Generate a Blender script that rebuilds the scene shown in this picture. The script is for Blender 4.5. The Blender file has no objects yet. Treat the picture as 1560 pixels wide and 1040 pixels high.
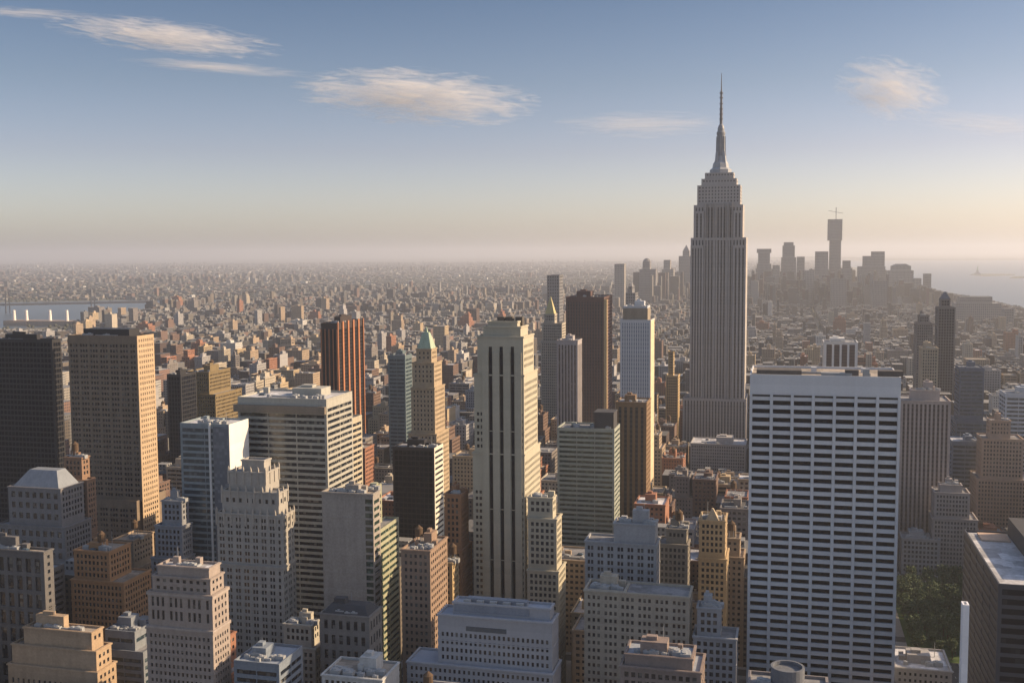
import bpy, math, random
import numpy as np
from mathutils import Matrix, Vector

# ------------------------------------------------------------------ camera, world, sun
scene = bpy.context.scene
C = scene.collection
FPX, CX, CY = 1650.0, 780.0, 520.0
EYE = np.array([0.0, 0.0, 250.0])
YAW, PITCH, ROLL = math.radians(14.3), math.radians(4.71), math.radians(-0.37)
MR = (Matrix.Rotation(YAW, 3, 'Z') @ Matrix.Rotation(math.pi/2 - PITCH, 3, 'X') @ Matrix.Rotation(ROLL, 3, 'Z'))
R = np.array(MR)
cam = bpy.data.cameras.new('camera'); co = bpy.data.objects.new('camera', cam); C.objects.link(co)
co.matrix_world = Matrix.Translation(EYE.tolist()) @ MR.to_4x4()
cam.sensor_width = 36.0; cam.lens = FPX/1560*36.0
cam.clip_start = 1.0; cam.clip_end = 300000.0
scene.camera = co

SUN_EL, SUN_AZ = math.radians(27.0), math.radians(69.0)
world = bpy.data.worlds.new('World'); scene.world = world; world.use_nodes = True
wn = world.node_tree; wn.nodes.clear()
wo = wn.nodes.new('ShaderNodeOutputWorld'); wb = wn.nodes.new('ShaderNodeBackground')
sky = wn.nodes.new('ShaderNodeTexSky'); sky.sky_type = 'NISHITA'; sky.sun_disc = False
sky.sun_elevation = SUN_EL; sky.sun_rotation = SUN_AZ; sky.altitude = 100
sky.air_density = 1.0; sky.dust_density = 1.6; sky.ozone_density = 3.0
wb.inputs['Strength'].default_value = 0.165
tc_ = wn.nodes.new('ShaderNodeTexCoord'); sz_ = wn.nodes.new('ShaderNodeSeparateXYZ'); wn.links.new(tc_.outputs['Generated'], sz_.inputs[0])
ra_ = wn.nodes.new('ShaderNodeValToRGB'); wn.links.new(sz_.outputs[2], ra_.inputs[0])
ra_.color_ramp.elements[0].position = 0.0; ra_.color_ramp.elements[0].color = (.95, .865, .87, 1); ra_.color_ramp.elements[1].position = .22; ra_.color_ramp.elements[1].color = (.335, .335, .355, 1)
e_ = ra_.color_ramp.elements.new(.15); e_.color = (.47, .42, .425, 1)
e_ = ra_.color_ramp.elements.new(.5); e_.color = (.84, .74, .65, 1)
e_ = ra_.color_ramp.elements.new(.09); e_.color = (.62, .515, .545, 1)
tn = wn.nodes.new('ShaderNodeMix'); tn.data_type = 'RGBA'; tn.blend_type = 'MULTIPLY'; tn.inputs[0].default_value = 1; wn.links.new(ra_.outputs[0], tn.inputs[7])
wn.links.new(sky.outputs[0], tn.inputs[6]); wn.links.new(tn.outputs[2], wb.inputs[0]); wn.links.new(wb.outputs[0], wo.inputs[0])
sl = bpy.data.lights.new('sun', 'SUN'); sl.energy = 5.0; sl.angle = math.radians(0.5); sl.color = (1.0, 0.74, 0.46)
so = bpy.data.objects.new('sun', sl); C.objects.link(so)
sd = Vector((math.cos(SUN_EL)*math.sin(SUN_AZ), math.cos(SUN_EL)*math.cos(SUN_AZ), math.sin(SUN_EL)))
so.rotation_euler = sd.to_track_quat('Z', 'Y').to_euler()
scene.view_settings.view_transform = 'Standard'; scene.view_settings.look = 'None'
scene.view_settings.exposure = 0.6; scene.view_settings.gamma = 1.0
scene.render.engine = 'CYCLES'
cy = scene.cycles
cy.use_denoising = True; cy.max_bounces = 4; cy.diffuse_bounces = 2; cy.glossy_bounces = 2; cy.volume_bounces = 2
cy.transparent_max_bounces = 8; cy.sample_clamp_indirect = 4.0
HAZE_SIGMA = 0.62e-4

# ------------------------------------------------------------------ photo geometry -> world
def ray(px, py):
    return R @ np.array([(px-CX)/FPX, -(py-CY)/FPX, -1.0])
def at(px, py, Y):
    d = ray(px, py); return EYE + d*(Y/d[1])
def ground(px, py, z=0.0):
    d = ray(px, py); return EYE + d*((z-EYE[2])/d[2])
def proj(P):
    q = (np.asarray(P, float)-EYE) @ R
    return np.stack([CX-FPX*q[..., 0]/q[..., 2], CY+FPX*q[..., 1]/q[..., 2]], -1)
def zat(px, py, Y): return float(at(px, py, Y)[2])
def xat(px, py, Y): return float(at(px, py, Y)[0])

# ------------------------------------------------------------------ materials
def newmat(name):
    m = bpy.data.materials.new(name); m.use_nodes = True
    nt = m.node_tree; b = nt.nodes['Principled BSDF']
    return m, nt, b
def node(nt, t, **kw):
    n = nt.nodes.new(t)
    for k, v in kw.items(): setattr(n, k, v)
    return n
def math_(nt, op, a, b=None, c=None):
    n = node(nt, 'ShaderNodeMath', operation=op)
    for i, v in enumerate((a, b, c)):
        if v is None: continue
        if isinstance(v, (int, float)): n.inputs[i].default_value = v
        else: nt.links.new(v, n.inputs[i])
    return n.outputs[0]
_wm = {}
def wallmat(col, rough=0.85, var=0.16, spec=0.3, streak=True):
    key = (col, rough, var)
    if key in _wm: return _wm[key]
    m, nt, b = newmat('masonry')
    g = node(nt, 'ShaderNodeNewGeometry')
    mp = node(nt, 'ShaderNodeMapping'); mp.inputs['Scale'].default_value = (0.35, 0.35, 0.05)
    nt.links.new(g.outputs['Position'], mp.inputs[0])
    n1 = node(nt, 'ShaderNodeTexNoise'); n1.inputs['Scale'].default_value = 1.0; n1.inputs['Detail'].default_value = 4
    nt.links.new(mp.outputs[0], n1.inputs['Vector'])
    n2 = node(nt, 'ShaderNodeTexNoise'); n2.inputs['Scale'].default_value = 0.9; n2.inputs['Detail'].default_value = 3
    nt.links.new(g.outputs['Position'], n2.inputs['Vector'])
    s = math_(nt, 'ADD', n1.outputs[0], n2.outputs[0])
    sz = node(nt, 'ShaderNodeSeparateXYZ'); nt.links.new(g.outputs['Position'], sz.inputs[0])
    fl = math_(nt, 'FLOOR', math_(nt, 'DIVIDE', sz.outputs[2], 3.65)); wn1 = node(nt, 'ShaderNodeTexWhiteNoise', noise_dimensions='1D'); nt.links.new(fl, wn1.inputs['W'])
    crs = math_(nt, 'MULTIPLY_ADD', wn1.outputs['Value'], .10, .95)
    f = math_(nt, 'MULTIPLY', math_(nt, 'MULTIPLY_ADD', s, var*3.0, 1.0-var*3.0), crs)
    mx = node(nt, 'ShaderNodeVectorMath', operation='SCALE'); mx.inputs[0].default_value = col
    nt.links.new(f, mx.inputs['Scale'])
    nt.links.new(mx.outputs[0], b.inputs['Base Color'])
    b.inputs['Roughness'].default_value = rough; b.inputs['Specular IOR Level'].default_value = spec
    _wm[key] = m; return m
def glassmat(name, dark, light, share=0.25, rough=0.12, spec=0.6, metal=0.0):
    m, nt, b = newmat(name)
    g = node(nt, 'ShaderNodeNewGeometry')
    sn = node(nt, 'ShaderNodeVectorMath', operation='SNAP'); sn.inputs[1].default_value = (1.7, 1.7, 1.9)
    nt.links.new(g.outputs['Position'], sn.inputs[0])
    w = node(nt, 'ShaderNodeTexWhiteNoise', noise_dimensions='3D'); nt.links.new(sn.outputs[0], w.inputs['Vector'])
    mr = node(nt, 'ShaderNodeMapRange'); mr.inputs[1].default_value = 1-share; mr.inputs[2].default_value = 1.0
    nt.links.new(w.outputs['Value'], mr.inputs[0])
    mx = node(nt, 'ShaderNodeMix', data_type='RGBA'); mx.inputs[6].default_value = (*dark, 1); mx.inputs[7].default_value = (*light, 1)
    nt.links.new(mr.outputs[0], mx.inputs[0]); nt.links.new(mx.outputs[2], b.inputs['Base Color'])
    b.inputs['Roughness'].default_value = rough; b.inputs['Specular IOR Level'].default_value = spec; b.inputs['Metallic'].default_value = metal
    return m
def stripmat(name, glass, spandrel, fh=3.7, frac=0.55, rough=0.3):
    m, nt, b = newmat(name)
    g = node(nt, 'ShaderNodeNewGeometry'); sp = node(nt, 'ShaderNodeSeparateXYZ'); nt.links.new(g.outputs['Position'], sp.inputs[0])
    fr = math_(nt, 'FRACT', math_(nt, 'DIVIDE', sp.outputs[2], fh))
    k = math_(nt, 'GREATER_THAN', fr, frac)
    mx = node(nt, 'ShaderNodeMix', data_type='RGBA'); mx.inputs[6].default_value = (*glass, 1); mx.inputs[7].default_value = (*spandrel, 1)
    nt.links.new(k, mx.inputs[0]); nt.links.new(mx.outputs[2], b.inputs['Base Color'])
    b.inputs['Roughness'].default_value = rough; b.inputs['Specular IOR Level'].default_value = 0.4
    return m
G_DARK = glassmat('window_glass', (0.012, 0.016, 0.024), (0.17, 0.165, 0.15), 0.25)
G_BLUE = glassmat('blue_glass', (0.03, 0.05, 0.065), (0.10, 0.13, 0.15), 0.3, 0.08, 0.8)
G_BLACK = glassmat('black_glass', (0.002, 0.004, 0.010), (0.02, 0.024, 0.03), 0.2, 0.45, 0.12)
G_GREEN = glassmat('green_glass', (0.02, 0.04, 0.035), (0.10, 0.14, 0.11), 0.3, 0.1, 0.6)
S_DARK = stripmat('window_strip', (0.010, 0.012, 0.018), (0.05, 0.05, 0.05))
S_ESB = stripmat('window_strip_metal', (0.012, 0.014, 0.02), (0.09, 0.085, 0.085), 3.9, 0.5)
S_ESB2 = None
def roofmat(col):
    m, nt, b = newmat('roofing'); g = node(nt, 'ShaderNodeNewGeometry')
    vo = node(nt, 'ShaderNodeTexVoronoi', distance='CHEBYCHEV'); vo.inputs['Scale'].default_value = .13; nt.links.new(g.outputs['Position'], vo.inputs['Vector'])
    sp = node(nt, 'ShaderNodeSeparateColor'); nt.links.new(vo.outputs['Color'], sp.inputs[0])
    n = node(nt, 'ShaderNodeTexNoise'); n.inputs['Scale'].default_value = .5; n.inputs['Detail'].default_value = 6; nt.links.new(g.outputs['Position'], n.inputs['Vector'])
    f = math_(nt, 'MULTIPLY', math_(nt, 'MULTIPLY_ADD', sp.outputs[0], .7, .65), math_(nt, 'MULTIPLY_ADD', n.outputs[0], 1.0, .5))
    v = node(nt, 'ShaderNodeVectorMath', operation='SCALE'); v.inputs[0].default_value = col; nt.links.new(f, v.inputs['Scale']); nt.links.new(v.outputs[0], b.inputs['Base Color']); b.inputs['Roughness'].default_value = .9
    return m
R_GREY, R_PALE, R_DARK, R_TAN = roofmat((0.20, 0.20, 0.21)), roofmat((0.42, 0.42, 0.44)), roofmat((0.06, 0.06, 0.065)), roofmat((0.27, 0.23, 0.19))
M_METAL = wallmat((0.32, 0.33, 0.34), 0.5, 0.1); M_WOOD = wallmat((0.10, 0.065, 0.04), 0.9, 0.2)

# ------------------------------------------------------------------ mesh collector
class MB:
    def __init__(s): s.q = []; s.m = []; s.c = []
    def quads(s, A, mi=0, col=None):
        A = np.asarray(A, float).reshape(-1, 4, 3); s.q.append(A); s.m.append(np.full(len(A), mi, np.int32))
        if col is not None: s.c.append(np.broadcast_to(np.asarray(col, float), (len(A), 3)))
    def box(s, x0, x1, y0, y1, z0, z1, mi=0, bottom=False):
        a, b, c, d = (x0, y0), (x1, y0), (x1, y1), (x0, y1)
        Q = [[(*p, z0), (*q, z0), (*q, z1), (*p, z1)] for p, q in ((a, b), (b, c), (c, d), (d, a))]
        Q.append([(*a, z1), (*b, z1), (*c, z1), (*d, z1)])
        if bottom: Q.append([(*d, z0), (*c, z0), (*b, z0), (*a, z0)])
        s.quads(Q, mi)
    def frustum(s, r0, z0, r1, z1, mi=0, cap=True):
        (a0, a1, b0, b1), (c0, c1, d0, d1) = r0, r1
        lo = [(a0, b0, z0), (a1, b0, z0), (a1, b1, z0), (a0, b1, z0)]; hi = [(c0, d0, z1), (c1, d0, z1), (c1, d1, z1), (c0, d1, z1)]
        Q = [[lo[i], lo[(i+1) % 4], hi[(i+1) % 4], hi[i]] for i in range(4)]
        if cap: Q.append(hi)
        s.quads(Q, mi)
    def lathe(s, x, y, prof, n=12, mi=0, cap=True):
        an = np.arange(n)*2*math.pi/n
        for (r0, z0), (r1, z1) in zip(prof[:-1], prof[1:]):
            p0 = np.stack([x+r0*np.cos(an), y+r0*np.sin(an), np.full(n, z0)], 1); p1 = np.stack([x+r1*np.cos(an), y+r1*np.sin(an), np.full(n, z1)], 1)
            s.quads(np.stack([p0, np.roll(p0, -1, 0), np.roll(p1, -1, 0), p1], 1), mi)
        if cap:
            r, z = prof[-1]; p = np.stack([x+r*np.cos(an), y+r*np.sin(an), np.full(n, z)], 1)
            for k in range(0, n, 2):
                s.quads([[(x, y, z), p[k], p[(k+1) % n], p[(k+2) % n]]], mi)
    def bar(s, A, B, w, mi=0):
        A = Vector(A); B = Vector(B); d = (B-A).normalized(); u = d.cross(Vector((0.13, 0.07, 1))).normalized()*w/2; v = d.cross(u).normalized()*w/2
        k = [(-u-v), (u-v), (u+v), (-u+v)]
        Q = [[A+k[i], A+k[(i+1) % 4], B+k[(i+1) % 4], B+k[i]] for i in range(4)]
        Q += [[A+k[3], A+k[2], A+k[1], A+k[0]], [B+k[0], B+k[1], B+k[2], B+k[3]]]
        s.quads([[tuple(p) for p in q] for q in Q], mi)
    def build(s, name, mats, parent=None, org=(0, 0, 0), smooth=False, weld=True):
        Q = np.concatenate(s.q) - np.asarray(org, float); M = np.concatenate(s.m); n = len(Q)
        V = Q.reshape(-1, 3)
        if weld:
            K = np.round(V*200).astype(np.int64)
            _, ix, inv = np.unique(K, axis=0, return_index=True, return_inverse=True)
            V = V[ix]; inv = inv.reshape(-1)
        else: inv = np.arange(n*4)
        me = bpy.data.meshes.new(name)
        me.vertices.add(len(V)); me.vertices.foreach_set('co', V.astype(np.float32).ravel())
        me.loops.add(n*4); me.loops.foreach_set('vertex_index', inv.astype(np.int32))
        me.polygons.add(n); me.polygons.foreach_set('loop_start', np.arange(0, n*4, 4, dtype=np.int32))
        try: me.polygons.foreach_set('loop_total', np.full(n, 4, np.int32))
        except Exception: pass
        me.polygons.foreach_set('material_index', M)
        me.polygons.foreach_set('use_smooth', np.full(n, smooth, bool))
        for m in (mats if isinstance(mats, (list, tuple)) else [mats]): me.materials.append(m)
        if s.c:
            at_ = me.attributes.new('tint', 'FLOAT_COLOR', 'CORNER')
            cc = np.concatenate(s.c); cc = np.concatenate([cc, np.ones((n, 1))], 1)
            at_.data.foreach_set('color', np.repeat(cc, 4, axis=0).astype(np.float32).ravel())
        me.update(calc_edges=True)
        if not smooth: me.shade_flat()
        o = bpy.data.objects.new(name, me); C.objects.link(o)
        if parent: o.parent = parent
        else: o.location = org
        return o
def tag(o, label=None, cat=None, group=None, kind=None):
    for k, v in (('label', label), ('category', cat), ('group', group), ('kind', kind)):
        if v: o[k] = v
    return o
def empty(name, loc, label, cat, group=None):
    o = bpy.data.objects.new(name, None); C.objects.link(o); o.location = loc; o.empty_display_size = 5
    return tag(o, label, cat, group)

# ------------------------------------------------------------------ facade
def style(bay=3.2, ww=.5, fh=3.7, wh=.5, rec=.35, top=2.5, bot=0, mx=1.2, vert=False, gap=0, gapw=1.6, sill=.25, strips=None):
    return dict(bay=bay, ww=ww, fh=fh, wh=wh, rec=rec, top=top, bot=bot, mx=mx, vert=vert, gap=gap, gapw=gapw, sill=sill, strips=strips)
BLANK = dict(blank=True)
def facade(mb, P, u, W, z0, z1, st, gmi=1, collect=None):
    """One wall of a building with recessed windows. P is its left corner seen from outside, u the unit direction along it."""
    n = np.array([u[1], -u[0]])
    def pt(x, z, d): return np.stack([P[0]+u[0]*x-n[0]*d, P[1]+u[1]*x-n[1]*d, z], -1)
    H = z1-z0
    cols, rows = [], []
    if not st.get('blank') and W > 3 and H > st['top']+1.5:
        if st['strips']:
            cols = [(a*W, b*W) for a, b in st['strips']]
        else:
            nb = max(1, int(round((W-2*st['mx'])/st['bay'])))
            ng = (nb-1)//st['gap'] if st['gap'] else 0
            b = (W-2*st['mx']-ng*st['gapw'])/nb; x = st['mx']
            for i in range(nb):
                if st['gap'] and i and i % st['gap'] == 0: x += st['gapw']
                cols.append((x+b*(1-st['ww'])/2, x+b*(1+st['ww'])/2)); x += b
        if st['vert']: rows = [(z0+max(st['bot'], .5), z1-st['top'])]
        else:
            nf = int((H-st['top']-st['bot'])/st['fh'])
            for k in range(nf):
                t = z1-st['top']-k*st['fh']; rows.append((t-st['fh']*(1-st['sill'])*1.0+st['fh']*(1-st['sill']-st['wh']), t-st['fh']*(1-st['sill'])+st['fh']*(1-st['sill'])))
            rows = [(t-st['fh']*st['wh'], t) for t in (z1-st['top']-k*st['fh'] for k in range(nf))]
            rows = rows[::-1]
    if not cols or not rows:
        x = np.array([0, W, W, 0.]); z = np.array([z0, z0, z1, z1.__float__()]); mb.quads(pt(x, z, 0)[None]); return
    xe = np.array([0]+[v for c in cols for v in c]+[W]); ze = np.array([z0]+[v for r in rows for v in r]+[z1])
    i, j = np.meshgrid(np.arange(len(xe)-1), np.arange(len(ze)-1), indexing='ij'); i = i.ravel(); j = j.ravel()
    win = (i % 2 == 1) & (j % 2 == 1)
    def rect(i, j, d0=0, d1=0, flat=True):
        return xe[i], xe[i+1], ze[j], ze[j+1]
    a, b, c, d = rect(i[~win], j[~win])
    mb.quads(np.stack([pt(a, c, 0), pt(b, c, 0), pt(b, d, 0), pt(a, d, 0)], 1))
    a, b, c, d = rect(i[win], j[win]); r = st['rec']
    mb.quads(np.stack([pt(a, c, 0), pt(b, c, 0), pt(b, c, r), pt(a, c, r)], 1))
    mb.quads(np.stack([pt(b, c, 0), pt(b, d, 0), pt(b, d, r), pt(b, c, r)], 1))
    mb.quads(np.stack([pt(b, d, 0), pt(a, d, 0), pt(a, d, r), pt(b, d, r)], 1))
    mb.quads(np.stack([pt(a, d, 0), pt(a, c, 0), pt(a, c, r), pt(a, d, r)], 1))
    G = np.stack([pt(a, c, r), pt(b, c, r), pt(b, d, r), pt(a, d, r)], 1)
    if collect is None: mb.quads(G, gmi)
    else: collect.append(G)
def tier(mb, x0, x1, y0, y1, z0, z1, sts, collect=None, par=1.1, roofmb=None):
    N, W_, S, E = sts
    facade(mb, (x0, y0), (1, 0), x1-x0, z0, z1, N, collect=collect)
    facade(mb, (x1, y0), (0, 1), y1-y0, z0, z1, W_, collect=collect)
    facade(mb, (x1, y1), (-1, 0), x1-x0, z0, z1, S, collect=collect)
    facade(mb, (x0, y1), (0, -1), y1-y0, z0, z1, E, collect=collect)
    w = .6; a, b, c, d = x0+w, x1-w, y0+w, y1-w; zt = z1
    o = [(x0, y0), (x1, y0), (x1, y1), (x0, y1)]; n = [(a, c), (b, c), (b, d), (a, d)]
    mb.quads([[(*o[k], zt), (*o[(k+1) % 4], zt), (*n[(k+1) % 4], zt), (*n[k], zt)] for k in range(4)])
    mb.quads([[(*n[k], zt-par), (*n[k], zt), (*n[(k+1) % 4], zt), (*n[(k+1) % 4], zt-par)] for k in range(4)])
    (roofmb or mb).quads([[(*p, zt-par+.01) for p in n]], 0 if roofmb else 2)

HERO = []      # (x0,x1,y0,y1,z)
PROTECT = []   # (pxl, pxr, Y, visible bottom)
def rooftop(root, org, rect, z, rnd, wall, n=2, tank=False, pent=True, units=3):
    x0, x1, y0, y1 = rect; w, d = x1-x0, y1-y0
    if pent and w > 8 and d > 6:
        pw, pd, ph = w*rnd.uniform(.25, .45), d*rnd.uniform(.3, .5), rnd.uniform(3, 6)
        px, py = x0+rnd.uniform(.2, .8)*(w-pw), y0+rnd.uniform(.35, .8)*(d-pd)
        b = MB(); b.box(px, px+pw, py, py+pd, z-1.09, z+ph); b.box(px+pw*.2, px+pw*.6, py+pd*.3, py+pd*.7, z+ph+.01, z+ph+1.6)
        b.build('penthouse', wall, root, org)
    for k in range(units):
        ux, uy = x0+rnd.uniform(.08, .85)*w, y0+rnd.uniform(.06, .3)*d; s_ = rnd.uniform(1.2, 3.4)
        b = MB(); b.box(ux, ux+s_*1.4, uy, uy+s_, z-1.09, z+s_*.35); b.lathe(ux+s_*.5, uy+s_*.5, [(s_*.35, z+s_*.35), (s_*.35, z+s_*.5)], 8)
        b.build('cooling_unit', M_METAL, root, org)
    if units > 3:
        for k in range(2):
            bx, by = x0+rnd.uniform(.05, .8)*w, y0+rnd.uniform(.35, .75)*d; b = MB(); b.box(bx, bx+rnd.uniform(2, 4), by, by+rnd.uniform(2, 3), z-1.09, z+rnd.uniform(1, 2.6)); b.build('stair_bulkhead', wall, root, org)
        bx, by = x0+rnd.uniform(.1, .7)*w, y0+rnd.uniform(.1, .5)*d; b = MB(); b.box(bx, bx+4, by, by+2.4, z-1.09, z-.5); b.frustum((bx, bx+4, by, by+2.4), z-.5, (bx+.9, bx+3.1, by+.8, by+1.6), z+.3); b.build('skylight', G_BLUE, root, org)
    if units and w > 10 and d > 7:
        b = MB(); dx, dy = x0+rnd.uniform(.1, .4)*w, y0+rnd.uniform(.15, .4)*d; ll = rnd.uniform(.3, .5)*w; b.box(dx, dx+ll, dy, dy+.9, z-.9, z+.1, bottom=True); b.box(dx+ll-.9, dx+ll, dy+.9, dy+min(d*.4, 6), z-.9, z+.1, bottom=True)
        b.build('duct', M_METAL, root, org)
        b = MB(); b.lathe(x0+rnd.uniform(.2, .8)*w, y0+rnd.uniform(.5, .8)*d, [(.18, z-1.09), (.1, z+rnd.uniform(4, 9))], 6); b.build('mast', M_METAL, root, org)
    if tank: watertank(root, org, x0+rnd.uniform(.25, .75)*w, y0+rnd.uniform(.3, .7)*d, z-1.1)
def watertank(root, org, x, y, z, r=2.1):
    b = MB()
    for sx in (-1, 1):
        for sy in (-1, 1): b.bar((x+sx*r*.6, y+sy*r*.6, z), (x+sx*r*.6, y+sy*r*.6, z+4.6), .3)
    b.lathe(x, y, [(r*.95, z+4.5), (r*1.05, z+4.6), (r, z+8.6), (r*1.1, z+8.7), (.15, z+10.6)], 12, 1)
    b.build('water_tank', [M_METAL, M_WOOD], root, org)

def ring(mb, x0, x1, y0, y1, z0, z1, p):
    i = [(x0, y0), (x1, y0), (x1, y1), (x0, y1)]; o = [(x0-p, y0-p), (x1+p, y0-p), (x1+p, y1+p), (x0-p, y1+p)]
    for k in range(4):
        a, b, c, d = o[k], o[(k+1) % 4], i[(k+1) % 4], i[k]
        mb.quads([[(*a, z0), (*b, z0), (*b, z1), (*a, z1)], [(*a, z1), (*b, z1), (*c, z1), (*d, z1)], [(*d, z0), (*c, z0), (*b, z0), (*a, z0)]])
def tower(name, label, cat, tiers, wall, sts, glass=G_DARK, roof=R_GREY, group=None, seed=0, near=False, tank=False, pent=True, units=2, extra=None, tops=True, belts=True):
    """tiers: (x0,x1,y0,y1,ztop[,styles]) from the top down, in metres."""
    if isinstance(sts, dict): sts = (sts,)*4
    b = tiers[-1]; org = ((b[0]+b[1])/2, (b[2]+b[3])/2, 0.0)
    root = empty(name, org, label, cat, group); rnd = random.Random(seed+len(label))
    mb = MB(); col = [] if near else None
    for k, t in enumerate(tiers):
        rf = MB()
        zb = tiers[k+1][4] if k+1 < len(tiers) else 0.0
        if k+1 < len(tiers): zb -= 1.09
        s4 = t[5] if len(t) > 5 and t[5] else sts
        if isinstance(s4, dict): s4 = (s4,)*4
        tier(mb, t[0], t[1], t[2], t[3], zb, t[4], s4, col, roofmb=rf); rf.build('roof', roof, root, org)
        HERO.append((t[0], t[1], t[2], t[3], t[4]))
    s0 = (sts[0] if not sts[0].get('blank') else sts[1])
    if belts and not s0.get('blank') and s0['ww'] < .75:
        def rg(*a):
            cr = MB(); ring(cr, *a); cr.build('cornice', wall, root, org)
        for k, t in enumerate(tiers):
            zb = tiers[k+1][4] if k+1 < len(tiers) else 20.0
            rg(*t[:4], t[4]-.9, t[4]-.15, .45)
            if near and not s0['vert']:
                for q in (s0['top']+s0['fh']*2.78, s0['top']+s0['fh']*10.78):
                    if t[4]-q-.5 > zb+3: rg(*t[:4], t[4]-q-.5, t[4]-q, .22)
    mb.build('wall', [wall, glass], root, org)
    if near and col:
        G = np.concatenate(col)
        cen = G.mean(1); nrm = np.cross(G[:, 1]-G[:, 0], G[:, 3]-G[:, 0]); vis = ((EYE-cen)*nrm).sum(1) > 0
        pp = proj(cen); ins = (pp[:, 0] > 0) & (pp[:, 0] < 1560) & (pp[:, 1] < 1035)
        nn = nrm/np.linalg.norm(nrm, axis=1)[:, None]
        area = np.linalg.norm(nrm, axis=1)*((EYE-cen)*nn).sum(1)/np.linalg.norm(EYE-cen, axis=1)**3
        score = np.where(vis & ins, 1, 0)*(area/np.max(area)*30+cen[:, 2])
        order = np.argsort(-score); pick = order[:100][score[order[:100]] > 0]; rest = np.setdiff1d(np.arange(len(G)), pick)
        cache = {}
        for k in pick:
            g = G[k]; w_ = round(float(np.linalg.norm(g[1]-g[0])), 2); h_ = round(float(np.linalg.norm(g[3]-g[0])), 2); dr = tuple(np.round((g[1]-g[0])/w_).astype(int))
            key = (w_, h_, dr)
            if key not in cache:
                m2 = MB(); u = np.array(dr, float); nv = np.array([u[1], -u[0], 0])
                q = [u*-w_/2+[0, 0, -h_/2], u*w_/2+[0, 0, -h_/2], u*w_/2+[0, 0, h_/2], u*-w_/2+[0, 0, h_/2]]
                m2.quads([q]); 
                wo_ = m2.build('window', glass, root, (0, 0, 0)); cache[key] = wo_.data; o = wo_
            else:
                o = bpy.data.objects.new('window', cache[key]); C.objects.link(o); o.parent = root
            o.location = Vector(g.mean(0)-np.array(org))
        if len(rest):
            m3 = MB(); m3.quads(G[rest]); tag(m3.build('windows', glass, root, org, weld=False), kind='stuff')
    t = tiers[0]
    if tops: rooftop(root, org, t[:4], t[4], rnd, wall, tank=tank, pent=pent, units=units+(3 if near and units else 0))
    if extra: extra(root, org, tiers)
    return root

def depth_to(px_back, X, Y, y):
    """how far a side wall at X runs back from Y so that its far top corner meets column px_back"""
    z = EYE[2] if False else None
    lo, hi = Y+1, Y+400
    for _ in range(50):
        mid = (lo+hi)/2; p = proj((X, mid, zat(px_back, y, Y)))[0]
        s0 = proj((X, Y, zat(px_back, y, Y)))[0]
        if (p-px_back)*(1 if px_back > s0 else -1) < 0: lo = mid
        else: hi = mid
    return lo-Y
def H(name, label, Y, wall, sts, tiers, vb=None, cat='building', **kw):
    """tiers by what was measured in the photo: (left, right, top[, setback, depth]) of the north wall, far enough back to stand at Y metres"""
    out = []; D = kw.pop('d', 30)
    for t in tiers:
        off = t[3] if len(t) > 3 and t[3] is not None else 0; dep = t[4] if len(t) > 4 and t[4] else D-2*off
        yy = Y+off
        r = (xat(t[0], t[2], yy), xat(t[1], t[2], yy), yy, yy+dep, zat((t[0]+t[1])/2, t[2], yy))
        out.append(r+((t[5],) if len(t) > 5 else ()))
    l = min(t[0] for t in tiers); r_ = max(t[1] for t in tiers)
    if vb: PROTECT.append((l-2, r_+3 if r_ > 1200 else r_+(1200-r_)*D/(Y+D)+2, Y, vb))
    return tower(name, label, cat, out, wall, sts, seed=int(tiers[0][0]), **kw)
def bk(xr, xb, Y): return Y*((1200-xr)/(1200-xb)-1) if xr < 1200 else Y*((xr-1200)/(xb-1200)-1)
LIME, TAN, BROWN = wallmat((.40, .37, .31)), wallmat((.40, .28, .17)), wallmat((.17, .11, .075))
REDB, GREY, WHITE = wallmat((.27, .12, .07)), wallmat((.27, .27, .28)), wallmat((.66, .65, .63), .6, .06)
BLACK, SLATE, CONC = wallmat((.03, .03, .034), .5, .1), wallmat((.13, .14, .16)), wallmat((.30, .27, .24), .8, .2)
OCHRE, OLIVE, TRAV = wallmat((.46, .34, .19)), wallmat((.34, .34, .24)), wallmat((.62, .62, .63), .6, .05)
COPPER, GOLD = wallmat((.32, .40, .30), .7, .2), wallmat((.52, .43, .20), .5, .1)
PUNCH = style(2.7, .6, 3.6, .6); FINE = style(2.4, .58, 3.4, .6); RIB = style(9, .96, 3.8, .54, top=4); PAIR = style(2.5, .72, 3.7, .58, gap=2, gapw=1.7)
VERT = style(3.4, .5, vert=True, top=5, rec=.5); GRID = style(3, .62, 3.7, .6)

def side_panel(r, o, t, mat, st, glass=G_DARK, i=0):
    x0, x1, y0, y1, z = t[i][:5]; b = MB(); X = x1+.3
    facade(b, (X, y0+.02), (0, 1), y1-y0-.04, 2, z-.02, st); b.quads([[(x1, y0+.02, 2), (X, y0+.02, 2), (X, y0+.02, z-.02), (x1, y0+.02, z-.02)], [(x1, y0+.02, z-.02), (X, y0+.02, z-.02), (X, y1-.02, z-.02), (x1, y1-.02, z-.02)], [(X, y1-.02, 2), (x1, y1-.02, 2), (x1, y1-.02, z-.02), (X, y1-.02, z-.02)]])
    b.build('side_wall', [mat, glass], r, o)
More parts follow.
